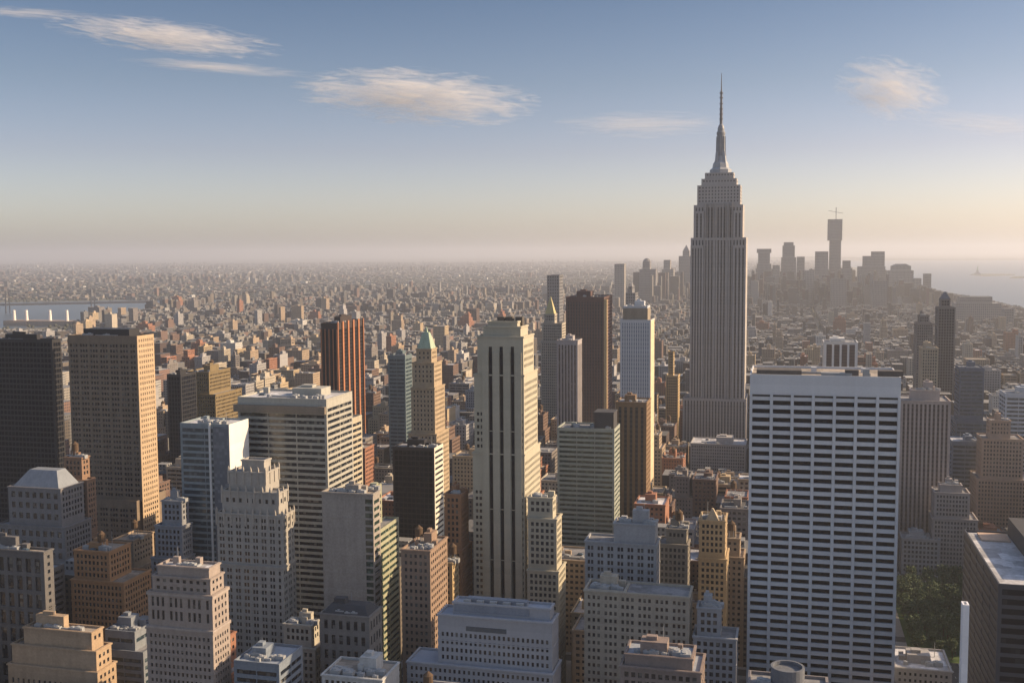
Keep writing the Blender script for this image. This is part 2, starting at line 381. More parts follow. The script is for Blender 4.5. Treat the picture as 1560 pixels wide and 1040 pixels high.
# --- the Empire State style landmark
def landmark():
    Y = 1290.0; k = Y/FPX
    L = 'tall grey limestone skyscraper stepping up to a domed mast and long thin antenna spire'
    def X(px): return xat(px, 330, Y)
    org = (X(1095), Y+28, 0.0); root = empty('skyscraper', org, L, 'skyscraper')
    cx = org[0]; wl = wallmat((.38, .35, .33), .8, .08); wall = MB(); rf = MB(); met = MB()
    sidest = style(3.6, .45, vert=True, top=3, rec=.5)
    def T(l, r, top, y0, y1, zb, st=sidest):
        x0, x1 = X(l), X(r); z1 = zat(1095, top, Y+y0)
        q = MB(); tier(wall, x0, x1, Y+y0, Y+y1, zb, z1, (st, BLANK if st is sidest else st, st, st), roofmb=q); q.build('roof', R_GREY, root, org); HERO.append((x0, x1, Y+y0, Y+y1, z1)); return z1
    za = T(1042, 1140, 607, 0, 56, 0); PROTECT.append((1036, 1146, Y, 672))
    zb = za
    zc = T(1052, 1137, 362, 5, 51, zb-1.09)
    zd = T(1056, 1131.5, 312, 7, 49, zc-1.09)
    ze = T(1061, 1127, 282, 8.5, 47.5, zd-1.09, style(3.6, .45, 3.9, .5, top=2))
    zf = T(1067, 1121, 272, 11, 45, ze-1.09, style(3.6, .45, 3.9, .5, top=2))
    zg = T(1072, 1116, 263, 14, 42, zf-1.09, style(3.6, .45, 3.9, .5, top=1.5))
    # raised wings either side of the recessed centre, and slim piers running up the shaft
    for lo, hi, y0, z0, z1 in ((1052, 1072, 2.2, zb, zc-9), (1117, 1137, 2.2, zb, zc-9), (1057, 1072, 4.4, zc, zd-7), (1117, 1131, 4.4, zc, zd-7)):
        tier(wall, X(lo), X(hi), Y+y0, Y+7 if z1 > zc else Y+5, z0, z1, (sidest, BLANK, BLANK, BLANK), roofmb=rf); rf.build('roof', R_GREY, root, org); rf = MB()
    for px in (1074, 1081.5, 1089, 1101, 1108.5, 1115): wall.box(X(px)-.55, X(px)+.55, Y+4.3, Y+8, zb, zd+2)
    wall.build('wall', [wl, S_ESB], root, org)
    for k_, (lo, hi, z1) in enumerate(((1083, 1106, 257), (1086, 1103, 244))):
        pass
    # mast: winged base, fluted shaft, dome and antenna
    def Z(y): return zat(1095, y, Y+28)
    m = MB(); s = (X(1096)-X(1095))
    m.lathe(cx, Y+28, [(17*s, zg-1), (17*s, Z(259)), (13*s, Z(256)), (12*s, Z(250)), (9*s, Z(245)), (8*s, Z(238))], 8)
    for a in range(4):
        ca, sa = math.cos(a*math.pi/2+.785), math.sin(a*math.pi/2+.785)
        m.bar((cx+ca*11*s, Y+28+sa*11*s, zg-1), (cx+ca*6.5*s, Y+28+sa*6.5*s, Z(232)), 3.2)
    m.build('mast_base', wallmat((.33, .34, .36), .5, .08), root, org)
    m = MB(); m.lathe(cx, Y+28, [(7*s, Z(240)), (6.2*s, Z(214)), (6.2*s, Z(206)), (6.9*s, Z(205)), (6.9*s, Z(202)), (5.4*s, Z(200)), (5.2*s, Z(196)), (4*s, Z(192)), (2*s, Z(189))], 16)
    for a in range(8):
        ca, sa = math.cos(a*math.pi/4), math.sin(a*math.pi/4); m.bar((cx+ca*7*s, Y+28+sa*7*s, Z(240)), (cx+ca*6.4*s, Y+28+sa*6.4*s, Z(208)), .9)
    m.build('mast', wallmat((.22, .23, .25), .5, .08), root, org)
    m = MB(); m.lathe(cx, Y+28, [(2.3*s, Z(190)), (2.1*s, Z(168)), (1.7*s, Z(160)), (1.6*s, Z(140)), (.9*s, Z(138)), (.7*s, Z(126)), (.35*s, Z(112))], 10)
    for y in (182, 175, 167, 159, 150, 143): m.lathe(cx, Y+28, [(2.9*s, Z(y)), (2.9*s, Z(y-1.4))], 10)
    m.build('antenna', wallmat((.12, .12, .13), .5, .1), root, org)
landmark()

# --- white travertine slab on the right, each window band a recessed ribbon
GS = style(bay=9.6, ww=.845, fh=4.12, wh=.54, rec=1.1, top=12.5, mx=.55)
def slab_extra(root, org, tiers):
    x0, x1, y0, y1, z = tiers[0][:5]
    b = MB(); b.box(x0+3, x0+24, y0+3, y0+16, z-1.09, z+1.8); b.box(x0+44, x0+50, y0+2, y0+7, z-1.09, z+2.6); b.box(x0+59, x0+70, y0+3, y0+9, z-1.09, z+2.4)
    b.build('penthouse', wallmat((.10, .09, .085)), root, org)
    b = MB(); b.box(x0+33, x0+47, y0+1.5, y0+4, z-1.09, z+1.2); b.box(x0+52, x0+55, y0+4, y0+6, z-1.09, z+3.0); b.build('roof_screen', M_METAL, root, org)
    b = MB(); w = (x1-x0-1.1)/7
    for i in range(7): b.box(x0+.55+w*i+w*.07, x0+.55+w*(i+1)-w*.07, y0-.05, y0-.002, z-10.7, z-9.7)
    b.build('louvre_band', BLACK, root, org)
    for i in range(8):
        b = MB(); c = x0+.55+w*i; b.box(max(c-.62, x0), min(c+.62, x1), y0-.55, y0-.001, 0, z-9.2); b.build('pier', TRAV, root, org)
H('office_tower', 'broad white travertine office slab ruled with black ribbon windows, right of the antenna skyscraper', 530, TRAV, (GS, GS, GS, GS),
  [(1142.5, 1373, 572)], vb=1040, d=42, near=True, glass=G_BLACK, roof=R_TAN, pent=False, units=2, extra=slab_extra)

# --- art deco tower in the middle
Y5 = 590
N5 = style(strips=[(.06, .115), (.165, .22), (.335, .385), (.50, .55), (.665, .715), (.84, .89)], fh=3.8, wh=.5, top=9)
DECO = wallmat((.42, .385, .30), .8, .08)
def deco_extra(root, org, tiers):
    # three long dark window channels between proud piers up the middle of the north wall
    y0 = tiers[2][2]; zt = tiers[2][4]
    b = MB(); g = MB()
    for i, px in enumerate((747, 763.5, 780.5)):
        x = xat(px, 520, Y5); zz = zat(px, 528, Y5); g.box(x-.9, x+.9, y0-.12, y0, 25, zz)
    g.build('window_channel', G_BLACK, root, org)
    for px in (739, 755.5, 772, 789.5):
        x = xat(px, 520, Y5); b.box(x-1.9, x+1.9, y0-.75, y0, 25, zt-9)
    b.build('pier', DECO, root, org)
    for px in (760, 773, 788):
        x = xat(px, 490, Y5+8); c = MB(); c.box(x-2, x+2, Y5+12, Y5+17, tiers[1][4]-1.09, tiers[0][4]+2.0); c.build('penthouse', wallmat((.09, .08, .07)), root, org)
E5 = style(2.9, .5, 3.7, .5, top=5); SD = style(2.9, .5, 3.7, .5, top=5)
EDG = style(strips=[(.05, .10), (.125, .175), (.84, .89), (.92, .97)], fh=3.7, wh=.52, top=22)
H('art_deco_tower', 'pale stone art deco tower with three long dark window channels up its front', Y5, DECO, (EDG, SD, SD, SD),
  [(743, 788, 489, 5, 9, BLANK), (736, 793, 497, 2.5, 18, (BLANK, SD, SD, SD)), (727, 797, 512, 0, 26), (722, 798, 570, 0, 34), (720, 799, 690, 0, 40)], vb=905, d=40, near=True, pent=False, units=0, extra=deco_extra)
H('stone_wing_block', 'lower grey stone wing with sunlit west wall stepping down right of the art deco tower', Y5-6, DECO, (PUNCH, PUNCH, PUNCH, PUNCH),
  [(804, 842, 757, 2, 9), (804, 848, 789, 0, 14), (803, 851, 868, -2, 20)], vb=930, d=14, near=True, roof=R_PALE, units=1, pent=False)

# --- foreground, left to right
H('black_glass_tower', 'huge black glass tower at the left edge of the view', 660, BLACK, style(3, .8, 3.8, .7, rec=.15), [(-60, 79, 516)], vb=745, d=10, glass=G_BLACK, roof=R_DARK, units=3)
H('tan_office_tower', 'tall brown-fronted tower with a brightly sunlit tan side, beside the black glass tower', 650, wallmat((.20, .155, .115)),
  (style(2.6, .76, 3.7, .52, gap=3, gapw=1.4, top=6), BLANK, PUNCH, PUNCH), [(103, 208, 511), (103.5, 208, 760, -4, 36)], vb=800, d=bk(205, 235, 650), near=True, roof=R_DARK, units=4,
  extra=lambda r, o, t: (lambda b: (b.box(t[0][0]+9, t[0][1]-9, t[0][2]+5, t[0][3]-3, t[0][4]-1.09, t[0][4]+4.2), b.build('penthouse', BLACK, r, o), side_panel(r, o, t, wallmat((.43, .32, .21)), style(2.6, .55, 3.7, .5))))(MB()), pent=False)  # west side panel in lighter tan, sunlight put into its colour
def hip(root, org, t):
    x0, x1, y0, y1, z = t[0][:5]; b = MB(); b.frustum((x0+2, x1-2, y0+1, y1-1), z-1.0, (x0+9, x1-9, y0+9, y1-5), z+9); b.build('hip_roof', wallmat((.20, .22, .25), .6, .15), root, org)
H('slate_roof_block', 'grey stone block with a sloping slate roof below the black glass tower', 560, wallmat((.20, .19, .19)), (style(5, .55, 6.5, .55, top=3), PUNCH, PUNCH, PUNCH),
  [(12, 92, 742, 0, 22), (-4, 98, 800, -3, 26)], vb=850, d=16, near=True, pent=False, units=0, extra=hip)
H('brown_stepped_building', 'narrow brown block with a thin sunlit side between the slate roof and tan tower', 585, wallmat((.24, .15, .10)), FINE, [(97, 124, 696, 3, 8), (93, 132, 730, 0, 9), (88, 134, 815, -3, 14)], vb=830, d=9, near=True, tank=True)
H('brick_loft', 'small rust-coloured block with a glowing sunlit side and cluttered roof', 505, wallmat((.33, .19, .10)), FINE, [(112, 166, 838, 2, 20), (108, 188, 884, 0, 26)], vb=900, d=20, near=True, tank=True, units=4, roof=R_TAN)
H('dark_pier_building', 'dark stone block with tall black windows and a thin lit edge, lower left corner', 450, wallmat((.12, .115, .115)), (style(5.2, .6, 9, .78, top=4, rec=.7), style(4, .4, 3.7, .5), PUNCH, PUNCH), [(-50, 66, 836, 0, 7)], vb=1000, d=9, near=True, units=5, roof=R_TAN)
H('brick_stone_building', 'ochre stone building with a bright parapet and rooftop plant, bottom left corner', 442, wallmat((.38, .28, .19)), (style(3, .42, 4.2, .6, top=7), style(3, .5, 4, .5), PUNCH, PUNCH),
  [(36, 139, 958, 0, 9), (18, 146, 985, -1.5, 12), (12, 148, 1016, -3, 15)], vb=1040, d=11, near=True, tank=False, units=8, roof=R_TAN)
H('blue_roofed_block', 'low block with a blue roof terrace and banded walls behind the ochre corner building', 470, wallmat((.20, .22, .25)), RIB, [(160, 205, 960, 0, 16), (158, 218, 990, -3, 20)], vb=1030, d=18, near=True, glass=G_BLUE, units=4)
H('ornate_stone_tower', 'brownish stone tower with a pale hipped attic and arched top windows, lower left', 430, wallmat((.31, .26, .23)), (style(3.2, .5, 6.2, .7, gap=3, gapw=1.5, top=2.5), style(3, .45, 3.7, .55), PUNCH, PUNCH),
  [(240, 318, 862, 2, 10, BLANK), (232, 320, 878, 1, 12, style(3.4, .5, 3.4, .45, top=1.5)), (225, 323, 903, 0, 14.5), (223, 324, 958, -.6, 15.5, (style(2.3, .5, 3.5, .5, top=3),)*4)], vb=1040, d=14, near=True, units=1, pent=False, roof=R_PALE,
  extra=lambda r, o, t: (lambda b: (b.box(t[2][0]-.5, t[2][1]+.5, t[2][2]-.5, t[2][3]+.5, t[2][4]-1.6, t[2][4]-.7), b.box(t[2][0]-.6, t[2][1]+.6, t[2][2]-1.1, t[2][3]+.8, t[3][4]-.3, t[3][4]+.6), b.build('cornice', wallmat((.36, .31, .28)), r, o)))(MB()))
H('grey_setback_block', 'small grey setback block squeezed left of the teal glass slab', 548, wallmat((.24, .25, .27)), FINE, [(246, 276, 762, 3, 8), (236, 277, 800, 0, 11), (230, 277, 850, -2, 14)], vb=850, d=12, near=True)
Y6 = 565
def teal_fin(r, o, t):
    x = xat(321, 700, Y6); b = MB(); b.box(x-.55, x+.55, Y6-.9, Y6-.01, 30, t[0][4]+.6); b.build('fin', WHITE, r, o)
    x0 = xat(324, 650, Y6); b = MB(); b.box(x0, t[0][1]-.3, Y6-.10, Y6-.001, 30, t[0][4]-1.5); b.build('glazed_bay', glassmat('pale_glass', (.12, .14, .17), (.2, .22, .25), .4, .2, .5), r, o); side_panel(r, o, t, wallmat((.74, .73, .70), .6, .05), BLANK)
H('teal_glass_slab', 'teal glass slab with a white vertical fin and a blank sunlit white side wall', Y6, wallmat((.22, .26, .28), .6), (style(14, .97, 3.7, .62, rec=.12, top=3), BLANK, RIB, RIB),
  [(274, 348, 645)], vb=850, d=bk(348, 382, Y6), near=True, glass=G_BLUE, roof=R_PALE, units=4, pent=False, extra=teal_fin)
PROTECT.append((345, 385, Y6, 740)); PROTECT.append((1374, 1482, 684, 985))
def gothic_extra(r, o, t):
    m = wallmat((.36, .33, .29))
    def pin(*a):
        b = MB(); b.box(*a); cx, cy = (a[0]+a[1])/2, (a[2]+a[3])/2; b.frustum((a[0], a[1], a[2], a[3]), a[5], (cx-.1, cx+.1, cy-.1, cy+.1), a[5]+1.6); b.build('pinnacle', m, r, o)
    for tt in (t[1], t[2], t[3]):
        x0, x1, y0, y1, z = tt[:5]; n = max(3, int((x1-x0)/4.2))
        for i in range(n+1):
            x = x0+(x1-x0)*i/n; pin(x-.5, x+.5, y0-.4, y0+.5, z-7, z+1.2)
        n = max(2, int((y1-y0)/4.2))
        for i in range(1, n+1):
            y = y0+(y1-y0)*i/n; pin(x1-.5, x1+.4, y-.4, y+.4, z-7, z+1.2)
H('gothic_setback_tower', 'ornate grey stone tower with a stepped pinnacled crown and paired windows, left of centre', 520, wallmat((.34, .32, .29)), (PAIR, PAIR, PAIR, PAIR),
  [(368, 402, 700, 7, 8, BLANK), (348, 404, 718, 3, 16, style(4, .5, 9, .6, top=4)), (338, 424, 748, 1, 11, style(3.8, .4, 6, .4, top=4)), (330, 430, 782, 0, 14), (329, 431, 860, -1.2, 15.5)], vb=955, near=True, units=0, pent=False, extra=gothic_extra)
BAND = style(18, .97, 3.75, .55, top=6, rec=.5)
H('banded_office_block', 'wide office block with dark horizontal window bands and a striped sunlit side', 600, wallmat((.36, .35, .31), .7), (BAND, BAND, BAND, BAND),
  [(362, 497, 606)], vb=890, d=bk(497, 541, 600), near=True, roof=R_PALE, units=5, tank=False, extra=lambda r, o, t: (lambda b: (b.box(t[0][0]-2, t[0][1]+.0-.3, t[0][2]-2.2, t[0][2]-.001, t[0][4]-9, t[0][4]-4.6), b.build('canopy_band', wallmat((.22, .18, .14)), r, o)))(MB()))
H('banded_annex', 'lower sunlit annex attached behind the wide banded office block', 648, wallmat((.42, .37, .28)), RIB, [(512, 528, 640)], d=26, vb=700)
H('blank_concrete_block', 'windowless tan concrete tower face with a dark glazed right edge, below the banded office block', 522, CONC, (style(strips=[(.845, .985)], fh=3.7, wh=.7, top=3), RIB, PUNCH, PUNCH),
  [(490, 568, 750)], vb=880, d=10, near=True, glass=G_GREEN, units=5, roof=R_TAN)
H('stepped_green_block', 'stepped block with yellow-green sunlit banded west side, right of the blank concrete tower', 536, OLIVE, style(12, .96, 3.7, .5, top=2), [(554, 563, 746, 6, 18), (554, 576, 808, 0, 32)], vb=1000, d=32, glass=G_GREEN, near=True, units=3)
H('black_office_block', 'plain black glass block with a striped sunlit side in the middle distance', 700, BLACK, (style(3, .85, 3.7, .8, rec=.1), style(20, .97, 3.9, .45), BLANK, BLANK),
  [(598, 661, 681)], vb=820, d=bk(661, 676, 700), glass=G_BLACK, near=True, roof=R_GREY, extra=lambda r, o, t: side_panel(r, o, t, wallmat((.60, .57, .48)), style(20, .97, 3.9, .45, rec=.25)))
PROTECT.append((655, 680, 700, 820))
H('brown_brick_block', 'brown brick block with a pale sunlit side and roof tank, beside the black office block', 520, wallmat((.27, .19, .14)), (style(2.9, .5, 3.7, .5), style(3, .6, 3.7, .5), PUNCH, PUNCH),
  [(611, 655, 837)], vb=990, d=bk(655, 684, 520), near=True, tank=True, units=4, roof=R_TAN)
H('tan_corner_block', 'small sunlit tan block tucked behind the brown brick block', 560, OCHRE, FINE, [(676, 689, 856, 0, 12)], vb=905, d=12, near=True, tank=True)
H('russet_block', 'russet block with an orange sunlit side just left of the art deco tower', 585, wallmat((.30, .16, .09)), FINE, [(677, 702, 752, 0, 15), (674, 704, 836, -2, 20)], vb=900, d=20, near=True, units=2)
def dark_roof(r, o, t):
    x0, x1, y0, y1, z = t[0][:5]; b = MB(); b.frustum((x0+.7, x1-.7, y0+.7, y1-.7), z-1.0, (x0+4, x1-4, y0+5, y1-5), z+3.5); b.box(x0+5, x0+11, y0+6, y0+10, z+3.3, z+6); b.build('mansard', wallmat((.05, .055, .065)), r, o)
H('dark_roofed_block', 'squat grey block under a nearly black flat roof, bottom centre left', 480, wallmat((.19, .18, .17)), (style(4, .5, 7.5, .6, top=3), style(4, .5, 7.5, .6, top=3), PUNCH, PUNCH),
  [(487, 562, 936)], vb=1020, d=17, near=True, pent=False, units=2, extra=dark_roof)
H('pale_stone_annex', 'pale cream stone annex at the foot of the pinnacled tower', 490, wallmat((.42, .39, .33)), PUNCH, [(432, 474, 950, 0, 10), (428, 480, 985, -3, 15)], vb=1035, d=12, near=True, units=3)
H('flat_blue_roof_building', 'low building with a broad grey-blue flat roof at the bottom left of centre', 430, wallmat((.19, .22, .26)), RIB, [(356, 425, 1008, 0, 24)], vb=1040, d=22, near=True, units=6, roof=wallmat((.27, .31, .37), .7, .1))
H('white_side_building', 'low dark building with white roof units and a blank white side, bottom centre', 440, wallmat((.45, .45, .44)), (PUNCH, BLANK, PUNCH, PUNCH), [(490, 582, 1030, 0, 22)], vb=1045, d=16, units=12, roof=R_TAN, near=True)
FG = style(2.35, .5, 3.7, .52, top=2.2)
def fg_extra(r, o, t):
    x0, x1, y0, y1, z = t[1][:5]; b = MB(); b.box(x0+14, x1-22, y0-.2, y0-.001, z-7.2, z-5.0); b.build('louvre_band', wallmat((.10, .11, .12)), r, o)
    x0, x1, y0, y1, z = t[0][:5]; b = MB(); b.box(x0+.8, x1-10, y0-.3, y0-.001, z-4.6, z-.8); b.box(x0+6, x1-12, y0+3, y1-2, z-1.09, z+1.2); b.build('penthouse', wallmat((.22, .24, .28)), r, o)
    for i in range(5):
        x = x0+5+i*6.5; b = MB(); b.box(x, x+3.4, y0+.9, y0+2.6, z-1.09, z+.9); b.build('cooling_unit', M_METAL, r, o)
H('grey_office_block', 'broad grey-white office block of small square windows in front of the art deco tower', 480, wallmat((.36, .36, .38), .7, .08), (FG, style(2.35, .4, 3.7, .5, top=18), FG, FG),
  [(690, 838, 921, 5, 9, BLANK), (667, 841, 941, 0, 14.5, (style(2.35, .5, 3.75, .55, top=8.6), BLANK, FG, FG)), (620, 842, 1016, -4, 19)], vb=1040, d=15, near=True, units=0, pent=False, roof=wallmat((.33, .36, .42), .7, .1), extra=fg_extra)

# --- centre right
BR2 = style(14, .97, 3.5, .5, top=2.5, rec=.4)
H('green_banded_slab', 'grey-green slab of stacked window bands with a dark rooftop cube, right of the art deco tower', 750, wallmat((.30, .32, .28), .7), BR2, [(849, 936, 652)], vb=830, d=26, near=True, glass=G_GREEN, pent=False, units=3,
  extra=lambda r, o, t: (lambda b: (b.box(t[0][0]+26, t[0][1]-1.2, t[0][2]+4, t[0][3]-6, t[0][4]-1.09, t[0][4]+10), b.box(t[0][0]+25.6, t[0][1]-.9, t[0][2]+3.6, t[0][3]-5.6, t[0][4]+10.01, t[0][4]+11.2), b.build('penthouse', wallmat((.055, .055, .06)), r, o)))(MB()))
H('ochre_slab', 'dark bronze and ochre slab between the banded green slab and the white ribbed tower', 800, wallmat((.20, .13, .075)), (style(4, .5, vert=True, top=4), style(4, .4, 3.7, .5), BLANK, BLANK), [(938, 985, 612)], vb=735, d=26, glass=S_DARK)
H('white_ribbed_tower', 'slim pale blue-white ribbed tower with a brown crown and sunlit right edge', 1000, wallmat((.50, .52, .55), .6, .05), (style(2.2, .45, vert=True, top=3, rec=.3), BLANK, BLANK, BLANK),
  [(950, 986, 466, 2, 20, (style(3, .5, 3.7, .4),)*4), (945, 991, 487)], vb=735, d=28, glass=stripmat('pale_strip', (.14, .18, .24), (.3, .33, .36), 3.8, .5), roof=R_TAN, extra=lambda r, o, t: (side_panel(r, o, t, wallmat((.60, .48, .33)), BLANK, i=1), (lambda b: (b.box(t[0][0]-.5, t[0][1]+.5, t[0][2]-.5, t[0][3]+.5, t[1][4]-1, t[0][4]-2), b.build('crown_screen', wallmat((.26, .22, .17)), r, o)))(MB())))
H('maroon_tower', 'large dark maroon tower with a lit edge behind the art deco tower', 1200, wallmat((.11, .066, .06), .7), (style(3.2, .45, vert=True, top=6), style(3, .6, 3.7, .5), BLANK, BLANK), [(862, 920, 452)], vb=600, d=60, glass=S_DARK, roof=R_DARK, units=2, extra=lambda r, o, t: (lambda b: (b.box(t[0][1]+.001, t[0][1]+3.5, t[0][2]-.5, t[0][2]+3, 10, t[0][4]-3), b.build('lit_edge_strip', OCHRE, r, o)))(MB()))  # ochre strip added at the corner, the sunlit edge put into its colour
def gold_pyr(r, o, t):
    x0, x1, y0, y1, z = t[0][:5]; cx, cy = (x0+x1)/2, (y0+y1)/2
    b = MB(); b.frustum((x0+.5, x1-.5, y0+.5, y1-.5), z-1.05, (cx-.5, cx+.5, cy-.5, cy+.5), z+21); b.build('pyramid_roof', GOLD, r, o)
H('gold_pyramid_tower', 'setback tower topped by a small gilded pyramid, left of the maroon tower', 1300, wallmat((.40, .36, .30)), FINE, [(829, 845, 478, 4, 14), (826, 856, 492, 2, 24), (824, 864, 520, 0, 34)], vb=600, units=0, pent=False, extra=gold_pyr)
H('framed_grey_block', 'grey block with a pale outlined roof edge below the maroon tower', 1100, wallmat((.33, .30, .30)), (VERT,)*4, [(848, 880, 518)], vb=600, d=24)
def green_gable(r, o, t):
    x0, x1, y0, y1, z = t[0][:5]; cx = (x0+x1)/2; cy = (y0+y1)/2
    b = MB(); b.frustum((x0+.3, x1-.3, y0+.3, y1-.3), z-1.05, (cx-2.4, cx+2.4, cy-2, cy+2), z+12.5); b.frustum((cx-1.2, cx+1.2, cy-1.2, cy+1.2), z+12.5, (cx-.3, cx+.3, cy-.3, cy+.3), z+17); b.build('copper_roof', COPPER, r, o)
H('copper_roof_tower', 'slender stone tower with a steep green copper roof and golden sunlit side', 800, wallmat((.36, .28, .19)), (style(3, .4, 3.7, .5), style(3, .45, 3.7, .5), PUNCH, PUNCH),
  [(634, 657, 531, 7, 14), (628, 661, 552, 4, 20), (626, 662, 590, 2, 26), (622, 665, 660, 0, 32)], vb=700, d=32, units=0, pent=False, extra=green_gable)
def piers(r, o, t):
    x0, x1, y0, y1, z = t[0][:5]; b = MB(); n = 5
    for i in range(n+1):
        y = y0+(y1-y0)*i/n; b.box(x1, x1+1.2, y-1.7 if i else y, y+1.7 if i < n else y, 15, z+1)
    for i in range(5):
        x = x0+(x1-x0)*i/4; b.box(x-.5, x+.5, y0-.5, y0-.001, 15, z-6)
    b.build('pier', wallmat((.38, .16, .08)), r, o)
H('orange_pier_tower', 'black tower striped with glowing orange brick piers, left of the copper-roofed tower', 1000, wallmat((.045, .035, .035)), (style(3, .7, vert=True, top=7), style(3, .8, 3.7, .8, top=7), BLANK, BLANK), [(489, 513, 492)], vb=640, d=bk(513, 557, 1000), glass=G_BLACK, units=2, extra=piers)
H('teal_slab', 'small teal glass block half hidden left of the copper-roofed tower', 1000, wallmat((.13, .17, .18), .5), RIB, [(591, 617, 541)], vb=620, d=20, glass=G_BLUE)
H('black_slim_slab', 'slim black slab between the tan tower and the teal glass slab', 850, BLACK, (style(3, .8, 3.8, .8, rec=.1),)*4, [(254, 275, 570)], vb=700, d=26, glass=G_BLACK)
H('olive_apartment_tower', 'dark olive-brown block with a bright tan sunlit side above the teal glass slab', 900, wallmat((.20, .15, .08)), FINE, [(281, 318, 566), (281, 328, 600, -3, 50)], vb=640, d=40, tank=True)
H('grey_stone_block', 'grey stone office block with a blank pale roof penthouse and paired windows, bottom centre right', 540, wallmat((.32, .32, .33)), (PAIR,)*4, [(935, 998, 797, 2, 12, BLANK), (891, 1000, 826, 0, 16)], vb=890, d=16, near=True, units=3, tank=False)
H('dun_block', 'dim dun-coloured block with a small tower room, right of the grey stone block', 580, wallmat((.22, .20, .17)), FINE, [(1015, 1046, 805, 3, 10), (1002, 1048, 828, 0, 16)], vb=880, d=16, near=True, tank=True)
H('beige_hotel_block', 'beige masonry block with a warmly lit right half of its facade, bottom centre right', 500, wallmat((.37, .33, .27)), (style(2.7, .55, 3.7, .5, gap=3, gapw=1.2),)*4, [(891, 952, 898, 0, 15), (890, 1050, 903, -1, 18)], vb=980, d=16, near=True, units=7)
H('terrace_roof_block', 'low building with untidy grey-blue roof plant at the bottom, left of the white slab', 440, wallmat((.24, .19, .17)), PUNCH, [(952, 1055, 998, 0, 16), (945, 1068, 1018, -3, 22)], vb=1045, d=16, near=True, units=9, roof=wallmat((.30, .33, .38), .8, .15))
H('small_grey_block', 'small pale grey block tucked against the left side of the white slab', 500, wallmat((.33, .34, .36)), PUNCH, [(1062, 1098, 925, 3, 10), (1056, 1122, 970, 0, 16)], vb=1030, d=14, near=True, units=4)
def gothic_gable(r, o, t):
    x0, x1, y0, y1, z = t[0][:5]; cx = (x0+x1)/2; b = MB()
    b.frustum((cx-4, cx+4, y0-.2, y0+6), z-1.05, (cx-.4, cx+.4, y0+2, y0+4), z+6)
    for x in (x0+1, x1-1): b.frustum((x-1, x+1, y0-.1, y0+2), z-1.05, (x-.2, x+.2, y0+.7, y0+1.2), z+4)
    b.build('gable', wallmat((.42, .34, .24)), r, o)
H('gabled_yellow_tower', 'narrow yellow-brown tower with a pointed gable, left of the white slab', 600, wallmat((.44, .33, .20)), FINE, [(1065, 1105, 792), (1064, 1107, 850, -1, 24)], vb=900, d=20, near=True, pent=False, units=1, extra=gothic_gable)
H('pale_roofed_block', 'block with a pale flat roof crossing the foot of the antenna skyscraper', 1150, wallmat((.34, .32, .31)), FINE, [(1052, 1136, 676)], vb=715, d=40, roof=R_PALE, units=6)
H('amber_spire_block', 'thin block catching amber light just left of the antenna skyscraper', 1350, OCHRE, FINE, [(1018, 1026, 535, 3, 12), (1014, 1033, 572, 0, 24)], vb=640, d=20)

# --- right of the white slab
WS = style(3.2, .5, vert=True, top=3, rec=.6)
H('striped_brown_tower', 'brown tower with thin pale vertical stripes directly right of the white slab', 905, wallmat((.36, .31, .29)), (WS,)*4, [(1388, 1432, 594, 5, 14, BLANK), (1372, 1449, 610)], vb=790, d=34, glass=stripmat('brown_strip', (.05, .04, .04), (.11, .085, .08)), near=True, units=3)
H('chamfered_stone_block', 'small stone block with sloping shoulders in front of the striped brown tower', 875, wallmat((.31, .28, .27)), FINE, [(1432, 1466, 738, 6, 10, BLANK), (1424, 1478, 750, 2, 20), (1421, 1490, 790, 0, 26)], vb=850, d=24, near=True)
H('rose_setback_block', 'hazy rose-brown setback block near the right edge', 960, wallmat((.33, .25, .20)), FINE, [(1508, 1540, 640, 5, 16), (1496, 1560, 668, 2, 26), (1488, 1580, 730, 0, 34)], vb=800, d=34)
H('blue_edge_tower', 'blue-grey glass block cut off by the right edge', 1050, wallmat((.40, .43, .47), .6), (RIB,)*4, [(1532, 1610, 600)], vb=640, d=30, glass=G_BLUE)
H('slim_pointed_tower', 'slim dark glass tower with a pointed cap standing alone at right', 1500, wallmat((.12, .12, .13)), (style(3, .7, 3.7, .7, rec=.2),)*4, [(1433, 1448, 455, 4, 14), (1429, 1456, 468)], vb=590, d=26, glass=G_BLACK, units=0, pent=False,
  extra=lambda r, o, t: (lambda b: (b.frustum((t[0][0], t[0][1], t[0][2], t[0][3]), t[0][4], ((t[0][0]+t[0][1])/2-1,)*1+((t[0][0]+t[0][1])/2+1, t[0][2]+6, t[0][2]+8), t[0][4]+9), b.build('cap', SLATE, r, o)))(MB()))
H('dark_twin_slab', 'dark slab with a notched top left of the slim pointed tower', 1450, wallmat((.17, .16, .16)), FINE, [(1400, 1416, 480, 2, 14), (1396, 1422, 492)], vb=590, d=24)
H('tan_notch_block', 'dull tan block standing between the dark notched slab and slim pointed tower', 1250, wallmat((.34, .29, .22)), FINE, [(1404, 1430, 530)], vb=590, d=24)
H('white_pier_block', 'brown block framed with white vertical piers above the white slab roof', 1350, WHITE, (style(8.5, .72, vert=True, top=3, mx=2),)*4, [(1255, 1307, 521)], vb=570, d=40, glass=stripmat('maroon_strip', (.05, .035, .035), (.09, .06, .06)))
H('navy_slab', 'dull navy slab in shade behind the striped brown tower', 1150, wallmat((.10, .12, .16)), RIB, [(1462, 1500, 560), (1456, 1512, 640, -2, 34)], vb=690, d=30, glass=G_BLUE)
H('blue_shade_block', 'blue-shaded block with a pale roof box right of the chamfered stone block', 1000, wallmat((.14, .17, .22)), RIB, [(1450, 1492, 672)], vb=740, d=28, glass=G_BLUE, roof=R_PALE)
